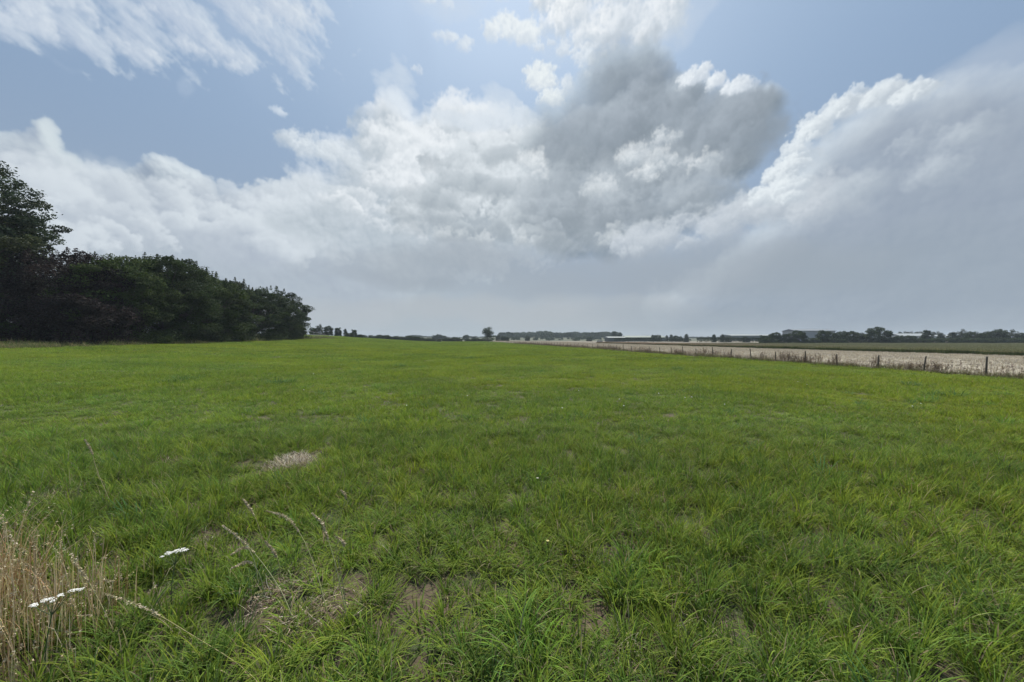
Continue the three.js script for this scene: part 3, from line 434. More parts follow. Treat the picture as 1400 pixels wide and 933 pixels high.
// shape: h height, rx/rz crown radii, base = height of the crown's underside, n clumps, per leaves in a clump, leaf size, flat clump flattening
function treeGeos(seed, { h, rx, rz = rx, base = 0.3, n, per, leaf, pal, flat = 0.7, clump = 0.2, trunk = 0.02, top = 1, limbs = 0.5, hollow = 0.45, ragged = 0.25, spikes = 0 }) {
  const R = rng(seed), tw = new Mb(), cw = new Mb(), bark = [0.06, 0.05, 0.04], lean = (R() - 0.5) * 0.06 * h;
  const tr = trunk * h, tp = steps(0, 1, 6).map((t) => V(lean * t * t + (R() - 0.5) * 0.02 * h * t, -0.15 + t * h * 0.82, (R() - 0.5) * 0.02 * h * t));
  tw.tube(tp, tp.map((_, k) => tr * (k ? 1 - k / 7.2 : 1.35)), 8, bark);
  const cy = (h + base * h) / 2, ry = (h - base * h) / 2, colors = PAL[pal];
  for (let k = 0; k < n; k++) {
    const a = R() * 6.283, cz = R() * 2 - 1, rr = Math.pow(hollow + (1 - hollow) * R(), 0.6), s = cz < 0 ? Math.sqrt(Math.max(0, 1 - Math.pow(-cz, 5) * (base < 0.1 ? 0.3 : 0.9))) : Math.sqrt(1 - cz * cz);
    const up = cz > 0 ? top : 1, wob = 1 + ragged * 2 * noise3(Math.cos(a) * 1.7 + seed, cz * 1.7, Math.sin(a) * 1.7);
    const pinch = cz > 0 ? Math.pow(1 - cz * cz, 0.5 * (up - 1) + 0) : 1;
    const r = clump * h * (0.55 + R() * 0.75) * 0.5, q = rr * wob;
    const x = Math.cos(a) * s * pinch * (rx - r * 0.6) * q + lean, y = Math.max(base * h * 0.6 + r * 0.3, cy + cz * (ry - r * 0.5) * Math.min(1.03, q)), z = Math.sin(a) * s * pinch * (rz - r * 0.6) * q;
    if (R() < limbs) {
      const t = clamp((y / h) * 0.7, 0.08, 0.95), i = Math.min(5, Math.floor(t / 0.82 * 6)), o = tp[Math.min(6, i)], mid = V(mixn(o.x, x, 0.55), mixn(o.y, y, 0.4), mixn(o.z, z, 0.55));
      tw.tube([o, mid, V(x, y, z)], [tr * 0.36, tr * 0.2, tr * 0.06], 5, bark);
    }
    const tone = colors[Math.floor(R() * colors.length)], cnt = per * (0.6 + 0.8 * R()), br = 0.72 + 0.56 * R();
    for (let j = 0; j < cnt; j++) {
      const aa = R() * 6.283, c2 = R() * 2 - 1, s2 = Math.sqrt(1 - c2 * c2), rad2 = r * Math.cbrt(0.15 + 0.85 * R()) * (1 + 0.35 * noise3(x + Math.cos(aa) * 2, y + c2 * 2, z + Math.sin(aa) * 2));
      const c = vary(R, tone, 0.2, 0.1);
      cw.leaf(x + Math.cos(aa) * s2 * rad2 * 1.15, y + c2 * rad2 * flat, z + Math.sin(aa) * s2 * rad2 * 1.15, R, leaf * (0.7 + R() * 0.6), leaf * (0.45 + R() * 0.3), [c[0] * br, c[1] * br, c[2] * br]);
    }
  }
  if (base < 0.1) for (let k = 0; k < 16; k++) {        // low growth down to the ground
    const a = k / 16 * 6.283 + R(), x = Math.cos(a) * rx * (0.35 + 0.6 * R()), z = Math.sin(a) * rz * (0.35 + 0.6 * R()), r = 0.07 * h + 0.35, tone = colors[Math.floor(R() * colors.length)];
    for (let j = 0; j < per * 0.8; j++) cw.leaf(x + (R() + R() - 1) * r * 1.7, Math.abs(R() + R() - 0.9) * r * 1.5, z + (R() + R() - 1) * r * 1.7, R, leaf, leaf * 0.55, vary(R, tone, 0.2));
  }
  for (let k = 0; k < spikes; k++) {                     // leading shoots that break the outline
    const a = R() * 6.283, u = Math.sqrt(R()) * 0.75, x = Math.cos(a) * u * rx, z = Math.sin(a) * u * rz, y0 = cy + ry * Math.sqrt(Math.max(0, 1 - u * u)) * 0.88, l = h * (0.05 + 0.07 * R());
    const tone = colors[Math.floor(R() * colors.length)];
    for (let j = 0; j < per * 0.3; j++) { const t = R(), w = (1 - t) * l * 0.28 + 0.05; cw.leaf(x + (R() - 0.5) * 2 * w, y0 + t * l, z + (R() - 0.5) * 2 * w, R, leaf * (0.7 + R() * 0.5), leaf * 0.5, vary(R, tone, 0.2)); }
  }
  return [tw.geo(), cw.geo()];
}
function tree(name, label, category, group, x, D, geos, scale = 1, turn = 0, widen = 1) {
  const g = new THREE.Group(); part('trunk', geos[0], barkMat, g); part('crown', geos[1], leafMat, g);
  g.position.set(x, height(x, -D), -D); g.rotation.y = turn; g.scale.set(scale * widen, scale, scale * widen);
  return tag(addTop(g, name), label, category, group);
}
// the row along the left edge of the meadow
const rowX = (D) => fenceX(D) - 57;
const ROW = 'trees along the left edge of the meadow';
tree('cedar_tree', 'tallest tree of the row, dark layered boughs with sky showing through', 'tree', ROW, -53.2, 36, treeGeos(1, { h: 18.2, rx: 8.4, rz: 8, base: 0.12, n: 330, per: 330, leaf: 0.25, pal: 'cedar', flat: 0.5, clump: 0.13, trunk: 0.028, hollow: 0.2, ragged: 0.12, limbs: 0.5, top: 1.0 }));
tree('plum_tree', 'dark purple brown leaved tree with a thin twiggy top', 'tree', ROW, -42.2, 36.6, treeGeos(2, { h: 8.6, rx: 4.4, base: 0.02, n: 150, per: 280, leaf: 0.19, pal: 'purple', flat: 0.8, clump: 0.22, ragged: 0.35, spikes: 26 }));
tree('plum_tree', 'smaller purple brown bush at the foot of the twiggy topped tree', 'bush', ROW, -38.8, 35.2, treeGeos(3, { h: 5.0, rx: 2.9, base: 0.0, n: 60, per: 240, leaf: 0.18, pal: 'purple', flat: 0.8, clump: 0.28, ragged: 0.4, spikes: 10 }));
const rowTrees = [ // x, D, height, radius, palette, seed, name, label
  [-46.5, 33.5, 5.5, 3.4, 'oak', 11, 'hedge_bush', 'low dark bush in front of the tallest layered tree'],
  [-54.5, 33.0, 6.5, 3.6, 'oak', 12, 'hedge_bush', 'dark bush left of the tallest layered tree trunk'],
  [-48.5, 41.0, 7.0, 4.2, 'oak', 25, 'hedge_bush', 'dark bush hidden behind the purple brown trees'],
  [-43.8, 41.5, 6.0, 3.6, 'oak', 26, 'hedge_bush', 'low bush filling the gap behind the twiggy topped tree'],
  [-55.0, 40.0, 7.5, 4.4, 'oak', 27, 'hedge_bush', 'dark bush behind the trunk of the tallest layered tree'],
  [-40.2, 38.6, 8.7, 3.3, 'bright', 13, 'hedgerow_tree', 'mid green tree right behind the purple brown trees'],
  [-40.3, 41.6, 9.0, 3.3, 'bright', 14, 'hedgerow_tree', 'spiky topped green tree next to the mid green one by the purple tree'],
  [-40.6, 45.0, 10.0, 3.6, 'oak', 15, 'hedgerow_tree', 'tall round topped green tree in the middle of the row'],
  [-41.2, 48.8, 10.2, 3.6, 'oak', 16, 'hedgerow_tree', 'broad dark green tree sloping down from the round topped one'],
  [-41.6, 52.4, 9.2, 3.5, 'bright', 17, 'hedgerow_tree', 'lighter green tree on the descending half of the row'],
  [-42.4, 56.8, 8.6, 3.6, 'oak', 18, 'hedgerow_tree', 'lower green tree just before the thin pointed one'],
  [-43.6, 60.8, 9.6, 2.2, 'grey', 19, 'hedgerow_tree', 'thin pointed grey green tree poking above its neighbours'],
  [-44.0, 65.4, 8.7, 4.0, 'oak', 20, 'hedgerow_tree', 'rounded green tree after the thin pointed one'],
  [-45.4, 72.0, 9.6, 4.4, 'oak', 21, 'hedgerow_tree', 'wide flat topped oak near the end of the row'],
  [-46.3, 79.0, 9.4, 3.9, 'oak', 22, 'hedgerow_tree', 'ragged dark oak at the end of the row with open twigs'],
  [-49.6, 86.0, 5.2, 2.1, 'oak', 23, 'hedge_bush', 'small bush past the ragged oak ending the row'],
  [-51.6, 91.0, 3.8, 1.8, 'grey', 24, 'hedge_bush', 'smallest grey green bush trailing off the end of the row'],
];
for (const [x, D, h, r, pal, seed, name, label] of rowTrees) tree(name, label, h < 7 ? 'bush' : 'tree', ROW, x, D, treeGeos(seed, { h, rx: r * 1.08, rz: r * 1.2, base: 0.0, n: Math.round(70 + h * 6), per: h > 6 ? 270 : 190, leaf: 0.16 + 0.0009 * D, pal, flat: 0.62, clump: 0.185, ragged: 0.35, hollow: 0.62, spikes: seed === 22 ? 4 : 14, top: seed === 19 ? 2.2 : 1.05, limbs: 0.4 }), 1, 0);
// far prototypes, built once and cloned
const farProto = [
  treeGeos(51, { h: 8, rx: 3.6, base: 0.0, n: 80, per: 100, leaf: 0.42, pal: 'oak', flat: 0.8, clump: 0.26, ragged: 0.2 }),
  treeGeos(52, { h: 8, rx: 4.6, base: 0.0, n: 90, per: 110, leaf: 0.42, pal: 'oak', flat: 0.75, clump: 0.26, ragged: 0.2 }),
  treeGeos(53, { h: 8, rx: 2.4, base: 0.0, n: 50, per: 90, leaf: 0.4, pal: 'cedar', flat: 0.8, clump: 0.22, ragged: 0.25, top: 2.0 }),
  treeGeos(54, { h: 8, rx: 3.8, base: 0.04, n: 56, per: 80, leaf: 0.42, pal: 'grey', flat: 0.75, clump: 0.26, ragged: 0.35 }),
];
tree('field_tree', 'lone small round tree standing on the far edge of the meadow', 'tree', null, -13.3, 211, treeGeos(61, { h: 8.3, rx: 3.2, base: 0.02, n: 70, per: 120, leaf: 0.3, pal: 'oak', flat: 0.8, clump: 0.26, ragged: 0.3, top: 1.3 }));
const px = (x, D) => (x - 700) / 527 * D;               // bearing to metres, for things far away
const FARLEFT = 'bushes beyond the far left corner of the meadow';
[[428, 150, 3.1, 1], [437, 152, 4.2, 3], [449, 155, 4.0, 1], [462, 150, 3.6, 0], [472, 158, 3.2, 2], [484, 150, 3.3, 0], [478, 146, 1.6, 1], [492, 150, 1.4, 1]].forEach(([x, D, h, k], i) =>
  tree('field_bush', h < 2 ? 'low spreading bush in front of the cluster past the tree row' : 'bush in the small cluster standing past the end of the tree row', 'bush', h < 2 ? 'low bushes before the far cluster' : FARLEFT, px(x, D), D, farProto[k], h / 8, i * 1.3, h < 2 ? 1.8 : 0.85));
[[492, 196, 1.9], [498, 201, 1.8], [507, 191, 1.8], [514, 187, 1.5], [519, 204, 2.5], [527, 193, 2.3], [532, 195, 1.9], [537, 200, 1.7], [542, 201, 2.3], [550, 206, 2.1], [559, 197, 2.8], [565, 191, 2.3], [570, 185, 2.4], [577, 204, 2.0], [583, 190, 1.5], [587, 198, 1.9], [593, 194, 1.5], [600, 185, 1.4], [607, 214, 1.4], [613, 211, 2.0], [617, 210, 2.0], [624, 210, 2.5], [630, 214, 1.3], [639, 210, 1.7], [646, 210, 1.9], [652, 208, 2.0], [658, 214, 1.6]].forEach(([x, D, h], i) =>
  tree('scrub_bush', 'low scrub bush on the far meadow edge left of the lone tree', 'bush', 'scrub along the far meadow edge', px(x, D), D, farProto[i % 2], h / 8, i * 2.1, 1.7));
[[594, 360, 5, 0], [601, 365, 6, 1], [608, 360, 4.5, 0], [637, 400, 5.5, 1], [648, 400, 4, 0], [681, 260, 4, 3], [688, 262, 3.6, 0], [693, 265, 3, 1], [721, 330, 4.6, 0], [806, 330, 4.2, 1]].forEach(([x, D, h, k], i) =>
  tree('distant_tree', i < 5 ? 'small hazy tree on the skyline left of the lone tree' : i < 8 ? 'grey green bush just right of the lone tree' : 'single dark tree on the tan fields below the wooded rise', 'tree', i < 5 ? 'skyline trees left of the lone tree' : i < 8 ? 'bushes right of the lone tree' : 'single trees on the tan fields', px(x, D), D, farProto[k], h / 8, i, 1.1));
// tree line beyond the crop on the right: x bearing, D, height, prototype, widening, label
const LINE = 'tree line beyond the standing crop';
[[1044, 166, 4.2, 0, 1, 'small tree starting the dark line right of the long low shed'],
 [1060, 165, 5.4, 1, 0.95, 'rounded tree just left of the tall grey shed'],
 [1076, 163, 5.0, 0, 0.9, 'lower tree touching the left wall of the tall grey shed'],
 [1092, 162, 6.3, 1, 0.85, 'dense round tree hiding the left half of the tall shed'],
 [1127, 162, 6.4, 0, 1.05, 'round tree just right of the tall shed wall'],
 [1148, 163, 5.9, 1, 0.9, 'middle sized tree between the shed tree and the biggest dome'],
 [1163, 165, 6.2, 0, 0.95, 'bushy tree second left of the biggest dome tree'],
 [1178, 166, 5.4, 1, 0.8, 'lower tree tucked against the biggest dome tree'],
 [1201, 160, 7.7, 1, 1.02, 'biggest dome shaped tree in the dark line'],
 [1228, 162, 4.0, 1, 0.9, 'low bush right of the biggest dome tree'],
 [1244, 162, 4.1, 0, 1.3, 'low wide bush below the white sheds'],
 [1268, 164, 6.2, 2, 1.1, 'pointed tree right of the white sheds'],
 [1286, 168, 5.0, 2, 1.0, 'small pointed tree second right of the white sheds'],
 [1302, 170, 5.4, 2, 1.2, 'pointed tree just left of the bare topped grey tree'],
 [1315, 172, 6.6, 3, 0.6, 'thin pale grey tree with a bare top'],
 [1332, 164, 5.8, 1, 0.95, 'broad low tree right of the bare topped one'],
 [1350, 165, 6.0, 1, 0.95, 'broad dark tree in the right hand clump'],
 [1364, 164, 6.9, 1, 0.8, 'highest rounded crown of the right hand clump'],
 [1382, 166, 6.2, 3, 0.9, 'grey green tree at the right end of the clump'],
 [1398, 165, 5.2, 1, 0.9, 'last dark bush of the right hand clump'],
 [1422, 165, 5.6, 1, 1, 'dark tree beyond the right end of the clump']].forEach(([x, D, h, k, w, label], i) => tree('tree_line_tree', label, 'tree', LINE, px(x, D), D, farProto[k], h / 8, i * 1.7, w));
[1258, 1276, 1294, 1312, 1330, 1348, 1366, 1384, 1402, 1050, 1110, 1140, 1215].forEach((x, i) => tree('hedge_bush', 'low dark hedge bush at the foot of the right hand tree line', 'bush', 'hedge at the foot of the tree line', px(x, 158), 158, farProto[1], 0.36, i * 2.3, 1.9));
// dark clipped hedges and conifers in front of the far sheds
const HEDGES = [[840, 904, 262, 2.9, 'long dark clipped hedge below the pale roofed barn'], [915, 941, 262, 2.4, 'short dark hedge right of the long clipped one'], [953, 1040, 235, 2.9, 'dark hedge running to the long low white shed']];
for (const [x0, x1, D, h, label] of HEDGES) {
  const R = rng(x0), mb = new Mb(), w = px(x1, D) - px(x0, D), n = Math.round(w * 260);
  for (let k = 0; k < n; k++) { const t = R(), edge = R() < 0.5, y = (edge ? Math.sqrt(R()) : 0.9 + 0.12 * noise3(t * w * 0.3, 1, 1) + 0.1 * R()) * h; mb.leaf((t - 0.5) * w, y, (R() - 0.5) * 2.2, R, 0.5, 0.3, vary(R, PAL.oak[k % 3], 0.2)); }
  const g = new THREE.Group(); part('foliage', mb.geo(), leafMat, g); for (let k = 0; k < w / 4; k++) { const st = new Mb(); st.tube([V((k * 4 + 2) - w / 2, -0.2, 0), V((k * 4 + 2) - w / 2, h * 0.6, 0.1)], [0.08, 0.04], 5, [0.06, 0.05, 0.04]); part('trunk', st.geo(), barkMat, g); }
  const cx = px((x0 + x1) / 2, D); g.position.set(cx, height(cx, -D), -D); tag(addTop(g, 'clipped_hedge'), label, 'hedge', 'hedges before the far sheds');
}
[[840, 340, 9, 2], [848, 340, 8, 2], [892, 300, 5.4, 2], [897, 302, 5.8, 0], [902, 300, 5.2, 2], [912, 300, 5, 2], [918, 298, 5.6, 2], [924, 300, 5.2, 0], [938, 262, 5.6, 2], [976, 250, 5.2, 2], [988, 250, 5.3, 2], [996, 252, 4, 0], [1020, 236, 3.9, 1], [930, 300, 4.5, 0]].forEach(([x, D, h, k], i) =>
  tree('conifer_tree', i < 2 ? 'dark conifer behind the pale roofed barn' : 'dark narrow tree rising behind the clipped hedges', 'tree', i < 2 ? 'conifers behind the barn' : 'narrow trees behind the clipped hedges', px(x, D), D, farProto[k], h / 8, i * 1.1, 1));
[1000, 1007, 1013, 1018, 1029, 1231, 1236, 1241, 1247, 1253, 1259, 1277, 1281].forEach((x, i) => tree('skyline_tree', i < 5 ? 'tiny dark tree on the skyline above the long low shed' : 'tiny palm like tree on the skyline above the white sheds', 'tree', i < 5 ? 'skyline trees over the long low shed' : 'skyline trees over the white sheds', px(x, i < 5 ? 470 : 380), i < 5 ? 470 : 380, farProto[i % 2 ? 2 : 3], i < 5 ? 0.75 : 1.15, i, 0.9));
// the wooded rise on the horizon: reads as one mass
{
  const R = rng(90), g = treeGeos(91, { h: 7, rx: 4.2, base: 0, n: 16, per: 26, leaf: 1.1, pal: 'oak', flat: 0.75, clump: 0.45, ragged: 0.2, limbs: 0 })[1], list = [], m = new THREE.Matrix4(), c = new THREE.Color();
  for (let k = 0; k < 4200; k++) {
    const D = 365 + Math.sqrt(R()) * 420, u = R(), x = px(560 + u * 900, D), mid = x / D > -0.03 && x / D < 0.27, edge = noise3(x * 0.006, D * 0.006, 4) + (mid ? 0.6 : -0.1); if (edge < 0.05) continue;
    const h = (mid && D > 520 ? 0.9 : 0.5) * (0.7 + R() * 0.5) * (1 + 0.7 * noise3(x * 0.03, D * 0.01, 7)); m.compose(V(x, height(x, -D) - 0.5, -D), new THREE.Quaternion().setFromAxisAngle(V(0, 1, 0), R() * 6.28), V(h * 1.2, h, h * 1.2)); list.push([m.clone(), 0.8 + 0.4 * R()]);
  }
  const im = new THREE.InstancedMesh(g, leafMat, list.length); list.forEach(([mm, k], i) => { im.setMatrixAt(i, mm); im.setColorAt(i, c.setRGB(k, k, k)); });
  tag(addTop(im, 'distant_wood'), 'hazy woodland covering the far rise on the horizon', 'woodland', null, 'stuff');
}
scatterPatches('rough_grass', 'long rough grass along the foot of the tree row', [1, 2].map((k) => grassPatch(970 + k, { size: 1.6, tufts: 34, per: 14, len: 0.6, wid: 0.014, segs: 4, fill: 120, straw: 0.3, spread: 0.14, greens: [[0.10, 0.14, 0.04], [0.13, 0.15, 0.045], [0.08, 0.12, 0.035]] })), bladeMat, { size: 1.2, D0: 24, D1: 105, seed: 44, jitter: 0.5, inside: (x, D, r) => { const s = x - fenceX(D) + 1.2 * noise3(D * 0.3, 3, 3); return s < -52.6 && s > -56.5 && r < 0.8; }, tint: (x, D, r) => { const k = 0.7 + 0.4 * r; return [k, k, k]; }, scale: (x, D, r) => [1, 0.5 + 0.7 * r] });

// ---------------------------------------------------------------- wire fence
{
  const g = new THREE.Group(), R = rng(33), postMat = new THREE.MeshStandardMaterial({ color: new THREE.Color().setRGB(0.11, 0.097, 0.08), roughness: 1 }), wireMat = new THREE.MeshStandardMaterial({ color: new THREE.Color().setRGB(0.22, 0.21, 0.2), roughness: 0.6, metalness: 0.6 });
  const D0 = 16.55, x0 = fenceX(D0), pts = [];
  const shape = () => { const q = new THREE.CylinderGeometry(0.031, 0.039, 1.3, 7, 4), p = q.attributes.position; for (let i = 0; i < p.count; i++) { const y = p.getY(i); p.setXYZ(i, p.getX(i) * (0.9 + 0.2 * R()) , y + (y > 0.6 ? p.getX(i) * 0.5 : 0), p.getZ(i) * (0.9 + 0.2 * R())); } q.computeVertexNormals(); return q; };
  const kinds = [shape(), shape(), shape(), shape()];
  for (let k = -3; k < 62; k++) {
    const D = D0 + k * 2.09 + (k > 1 ? (R() - 0.5) * 0.35 : 0), x = fenceX(D) + (R() - 0.5) * 0.08, y = height(x, -D), h = 0.68 + R() * 0.18;
    const m = part('post', kinds[Math.floor(R() * 4)], postMat, g); m.position.set(x - x0, y + h - 0.65, -(D - D0)); m.rotation.set((R() - 0.5) * 0.12, R() * 6, (R() - 0.5) * 0.16); pts.push(V(x - x0, y + h, -(D - D0)));
  }
  for (const dy of [0.07, 0.36, 0.64]) { const mb = new Mb(), line = []; pts.forEach((p, i) => { line.push(V(p.x + 0.05, p.y - dy, p.z)); if (i < pts.length - 1) { const n = pts[i + 1]; line.push(V((p.x + n.x) / 2 + 0.05, (p.y + n.y) / 2 - dy - 0.015, (p.z + n.z) / 2)); } }); mb.tube(line, line.map(() => 0.0035), 5, [1, 1, 1]); part('wire', mb.geo(), wireMat, g); }
  g.position.set(x0, 0, -D0); tag(addTop(g, 'wire_fence'), 'post and wire fence between the green meadow and pale stubble', 'fence');
}
// ---------------------------------------------------------------- weeds along the fence
const DEAD = [[0.15, 0.095, 0.062], [0.12, 0.078, 0.055], [0.21, 0.155, 0.095], [0.1, 0.07, 0.05]];
function weedGeo(seed, h, n, spread, heads) {
  const R = rng(seed), mb = new Mb();
  for (let k = 0; k < n; k++) {
    const a = R() * 6.283, r = Math.sqrt(R()) * spread, x = Math.cos(a) * r, z = Math.sin(a) * r, l = h * (0.5 + 0.6 * R()), lx = (R() - 0.5) * 0.5 * l, lz = (R() - 0.5) * 0.5 * l, c = vary(R, DEAD[Math.floor(R() * 4)], 0.25), s = V(R() - 0.5, 0, R() - 0.5).normalize();
    const p = [V(x, -0.02, z), V(x + lx * 0.3, l * 0.4, z + lz * 0.3), V(x + lx * 0.7, l * 0.75, z + lz * 0.7), V(x + lx * 1.1, l, z + lz * 1.1)];
    mb.ribbon(p, [0.007, 0.006, 0.005, 0.002], s, c);
    if (R() < heads) for (let j = 0; j < 16; j++) { const t = 0.5 + 0.5 * R(); mb.leaf(x + lx * t + (R() - 0.5) * 0.06, l * t, z + lz * t + (R() - 0.5) * 0.06, R, 0.05, 0.022, vary(R, c, 0.3)); }
  }
  return mb.geo();
}
const weeds = [1, 2, 3].map((k) => weedGeo(900 + k, 0.55, 46, 0.55, 0.4)).concat([1, 2].map((k) => grassPatch(950 + k, { size: 0.9, tufts: 16, per: 12, len: 0.42, wid: 0.008, segs: 4, fill: 60, straw: 0.75, spread: 0.09 })));
scatterPatches('fence_weeds', 'dry brown weeds and straw tangled along the wire fence', weeds, strawMat, { size: 0.6, D0: 8, D1: 120, seed: 41, jitter: 0.5, inside: (x, D, r) => { const s = x - fenceX(D); return s > -0.4 && s < 0.7 && r < 0.9 + 0.4 * noise3(D * 0.2, 2, 2); }, tint: (x, D, r) => { const k = 0.7 + 0.6 * r; return [k, k, k]; }, scale: (x, D, r) => [0.9, 0.6 + 0.55 * r + 0.4 * noise3(D * 0.25, 7, 1)] });
const rough = [1, 2].map((k) => grassPatch(960 + k, { size: 0.9, tufts: 22, per: 16, len: 0.4, wid: 0.008, segs: 4, fill: 80, straw: 0.55, spread: 0.09, straws: DEAD, greens: [[0.12, 0.15, 0.04], [0.15, 0.16, 0.05], [0.1, 0.14, 0.035]] }));
scatterPatches('rough_grass', 'rough grass strip along the foot of the wire fence', rough, strawMat, { size: 0.6, D0: 6, D1: 125, seed: 43, jitter: 0.5, inside: (x, D, r) => { const s = x - fenceX(D); return s > -0.5 && s < 0.5 && r < 0.85; }, tint: (x, D, r) => { const k = 0.75 + 0.4 * r; return [k, k, k]; }, scale: (x, D, r) => [1, 0.55 + 0.5 * r] });
const dock = weedGeo(980, 0.75, 30, 0.2, 0.95);
[13.5, 15.2, 17.9, 19.2, 20.8, 22.6, 23.4, 24.8, 26.1, 28.4, 30.2, 31.4, 34.5, 38].forEach((D, i) => { const x = fenceX(D) + 0.25 * Math.sin(i * 2.3), m = new THREE.Mesh(dock, strawMat); m.position.set(x, height(x, -D), -D); m.rotation.y = i * 1.9; m.scale.set(1 + 0.3 * Math.sin(i), 0.8 + 0.25 * Math.sin(i * 1.7), 1); tag(addTop(m, 'dock_plant'), 'dead reddish brown dock plant growing up through the wire fence', 'weed', 'dead docks along the fence'); });
// darker green tussocks out on the meadow
const tussock = grassPatch(990, { size: 0.3, tufts: 12, per: 30, len: 0.26, wid: 0.01, segs: 4, fill: 0, straw: 0.03, spread: 0.12, greens: [[0.09, 0.165, 0.05], [0.105, 0.18, 0.045]] });
[[807, 66], [778, 72], [742, 100], [385, 13.6], [255, 14.2], [232, 13.4], [1252, 13.0], [1290, 10.8], [545, 22], [930, 20], [640, 30]].forEach(([b, D], i) => { const x = px(b, D), m = new THREE.Mesh(tussock, bladeMat), k = 1 + D * 0.02; m.position.set(x, height(x, -D), -D); m.rotation.y = i * 2.2; m.scale.set(k * 1.5, 0.9, k); tag(addTop(m, 'grass_tussock'), 'dark green grass tussock standing above the short meadow', 'grass tussock', 'tussocks out on the meadow'); });

// ---------------------------------------------------------------- far buildings
const wallMat = (c, r = 0.8) => new THREE.MeshStandardMaterial({ color: new THREE.Color().setRGB(...c), roughness: r });
function shed(name, label, bear0, bear1, D, eaves, ridge, wallC, roofC, doors) {
  const w = px(bear1, D) - px(bear0, D), d = Math.max(12, w * 0.5), cx = px((bear0 + bear1) / 2, D), g = new THREE.Group();
  const wall = new THREE.BoxGeometry(w, eaves + 1, d); wall.translate(0, (eaves - 1) / 2, 0); part('wall', wall, wallMat(wallC), g);
  const s = new THREE.Shape(); s.moveTo(-d / 2 - 0.4, 0); s.lineTo(0, ridge - eaves); s.lineTo(d / 2 + 0.4, 0); s.lineTo(d / 2 + 0.4, -0.25); s.lineTo(-d / 2 - 0.4, -0.25); s.closePath();
  const roof = new THREE.ExtrudeGeometry(s, { depth: w + 0.8, bevelEnabled: false }); roof.rotateY(Math.PI / 2); roof.translate(-w / 2 - 0.4, eaves + 0.26, 0); part('roof', roof, wallMat(roofC, 0.6), g);
  for (const [t, dw, dh] of doors) { const q = new THREE.BoxGeometry(dw, dh, 0.1); q.translate((t - 0.5) * w, dh / 2 - 0.2, d / 2 + 0.06); part('door', q, wallMat([0.09, 0.1, 0.11]), g); }
  const h0 = height(cx, -D); g.position.set(cx, h0, -D); return tag(addTop(g, name), label, 'building');
}
shed('industrial_shed', 'tall pale grey shed with a flat blue grey roof edge behind round trees', 1079, 1131, 240, 6.9, 8.0, [0.3, 0.325, 0.345], [0.13, 0.15, 0.17], [[0.62, 4, 4.5]]);
shed('long_shed', 'long low shed with a pale whitish roof left of the dark tree line', 992, 1049, 400, 4.9, 6.0, [0.1, 0.12, 0.11], [0.2, 0.22, 0.215], [[0.3, 4, 3], [0.7, 4, 3]]);
shed('barn', 'pale roofed barn beside two dark conifers under the wooded rise', 829, 853, 300, 2.9, 3.6, [0.08, 0.1, 0.09], [0.2, 0.225, 0.215], [[0.5, 4, 2.4]]);
shed('green_roofed_barn', 'long dull green roofed building behind the clipped hedges', 853, 905, 320, 3.0, 4.4, [0.08, 0.1, 0.08], [0.07, 0.1, 0.075], [[0.4, 4, 2.6]]);
shed('white_shed', 'white walled shed seen between the dome tree and pointed trees', 1221, 1263, 300, 4.2, 6.0, [0.42, 0.44, 0.43], [0.28, 0.3, 0.3], [[0.35, 3, 3], [0.8, 3, 3]]);
shed('white_shed', 'small white shed further along past the pointed trees', 1272, 1298, 310, 3.6, 5.0, [0.42, 0.44, 0.43], [0.28, 0.3, 0.3], [[0.5, 3, 3]]);
{ // low polytunnel on the far stubble
  const g = new THREE.Group(), D = 285, x = px(820, D), s = new THREE.CylinderGeometry(1.0, 1.0, 4.2, 14, 1, false, 0, Math.PI); s.rotateZ(Math.PI / 2); s.rotateX(-Math.PI / 2); part('cover', s, new THREE.MeshStandardMaterial({ color: new THREE.Color().setRGB(0.5, 0.51, 0.5), roughness: 0.6, side: THREE.DoubleSide }), g);
  g.position.set(x, height(x, -D) - 0.05, -D); tag(addTop(g, 'polytunnel'), 'small white polytunnel on the tan field left of the hedges', 'polytunnel');
}
{ // leaning pole rail at the end of the tree row
  const g = new THREE.Group(), D = 118, m = wallMat([0.16, 0.14, 0.11]), xa = px(412, D), xb = px(446, D), ya = height(xa, -D), yb = height(xb, -D), mb = new Mb();
  mb.tube([V(0, 1.5, 0), V((xb - xa) / 2, (1.15 + yb - ya + 0.55) / 2 + 0.15, 0), V(xb - xa, yb - ya + 0.5, 0)], [0.07, 0.075, 0.06], 7, [1, 1, 1]); part('rail', mb.geo(), m, g);
  for (const t of [0.05, 0.5, 0.93]) { const p = new Mb(), h = mixn(1.5, 0.6, t) + 0.15; p.tube([V(t * (xb - xa), t * (yb - ya) - 0.2, 0.12), V(t * (xb - xa), t * (yb - ya) + h, 0.12)], [0.07, 0.06], 7, [1, 1, 1]); part('post', p.geo(), m, g); }
  g.position.set(xa, ya, -D); tag(addTop(g, 'rail_fence'), 'pale sloping wooden rail by the last bushes of the row', 'fence');
}

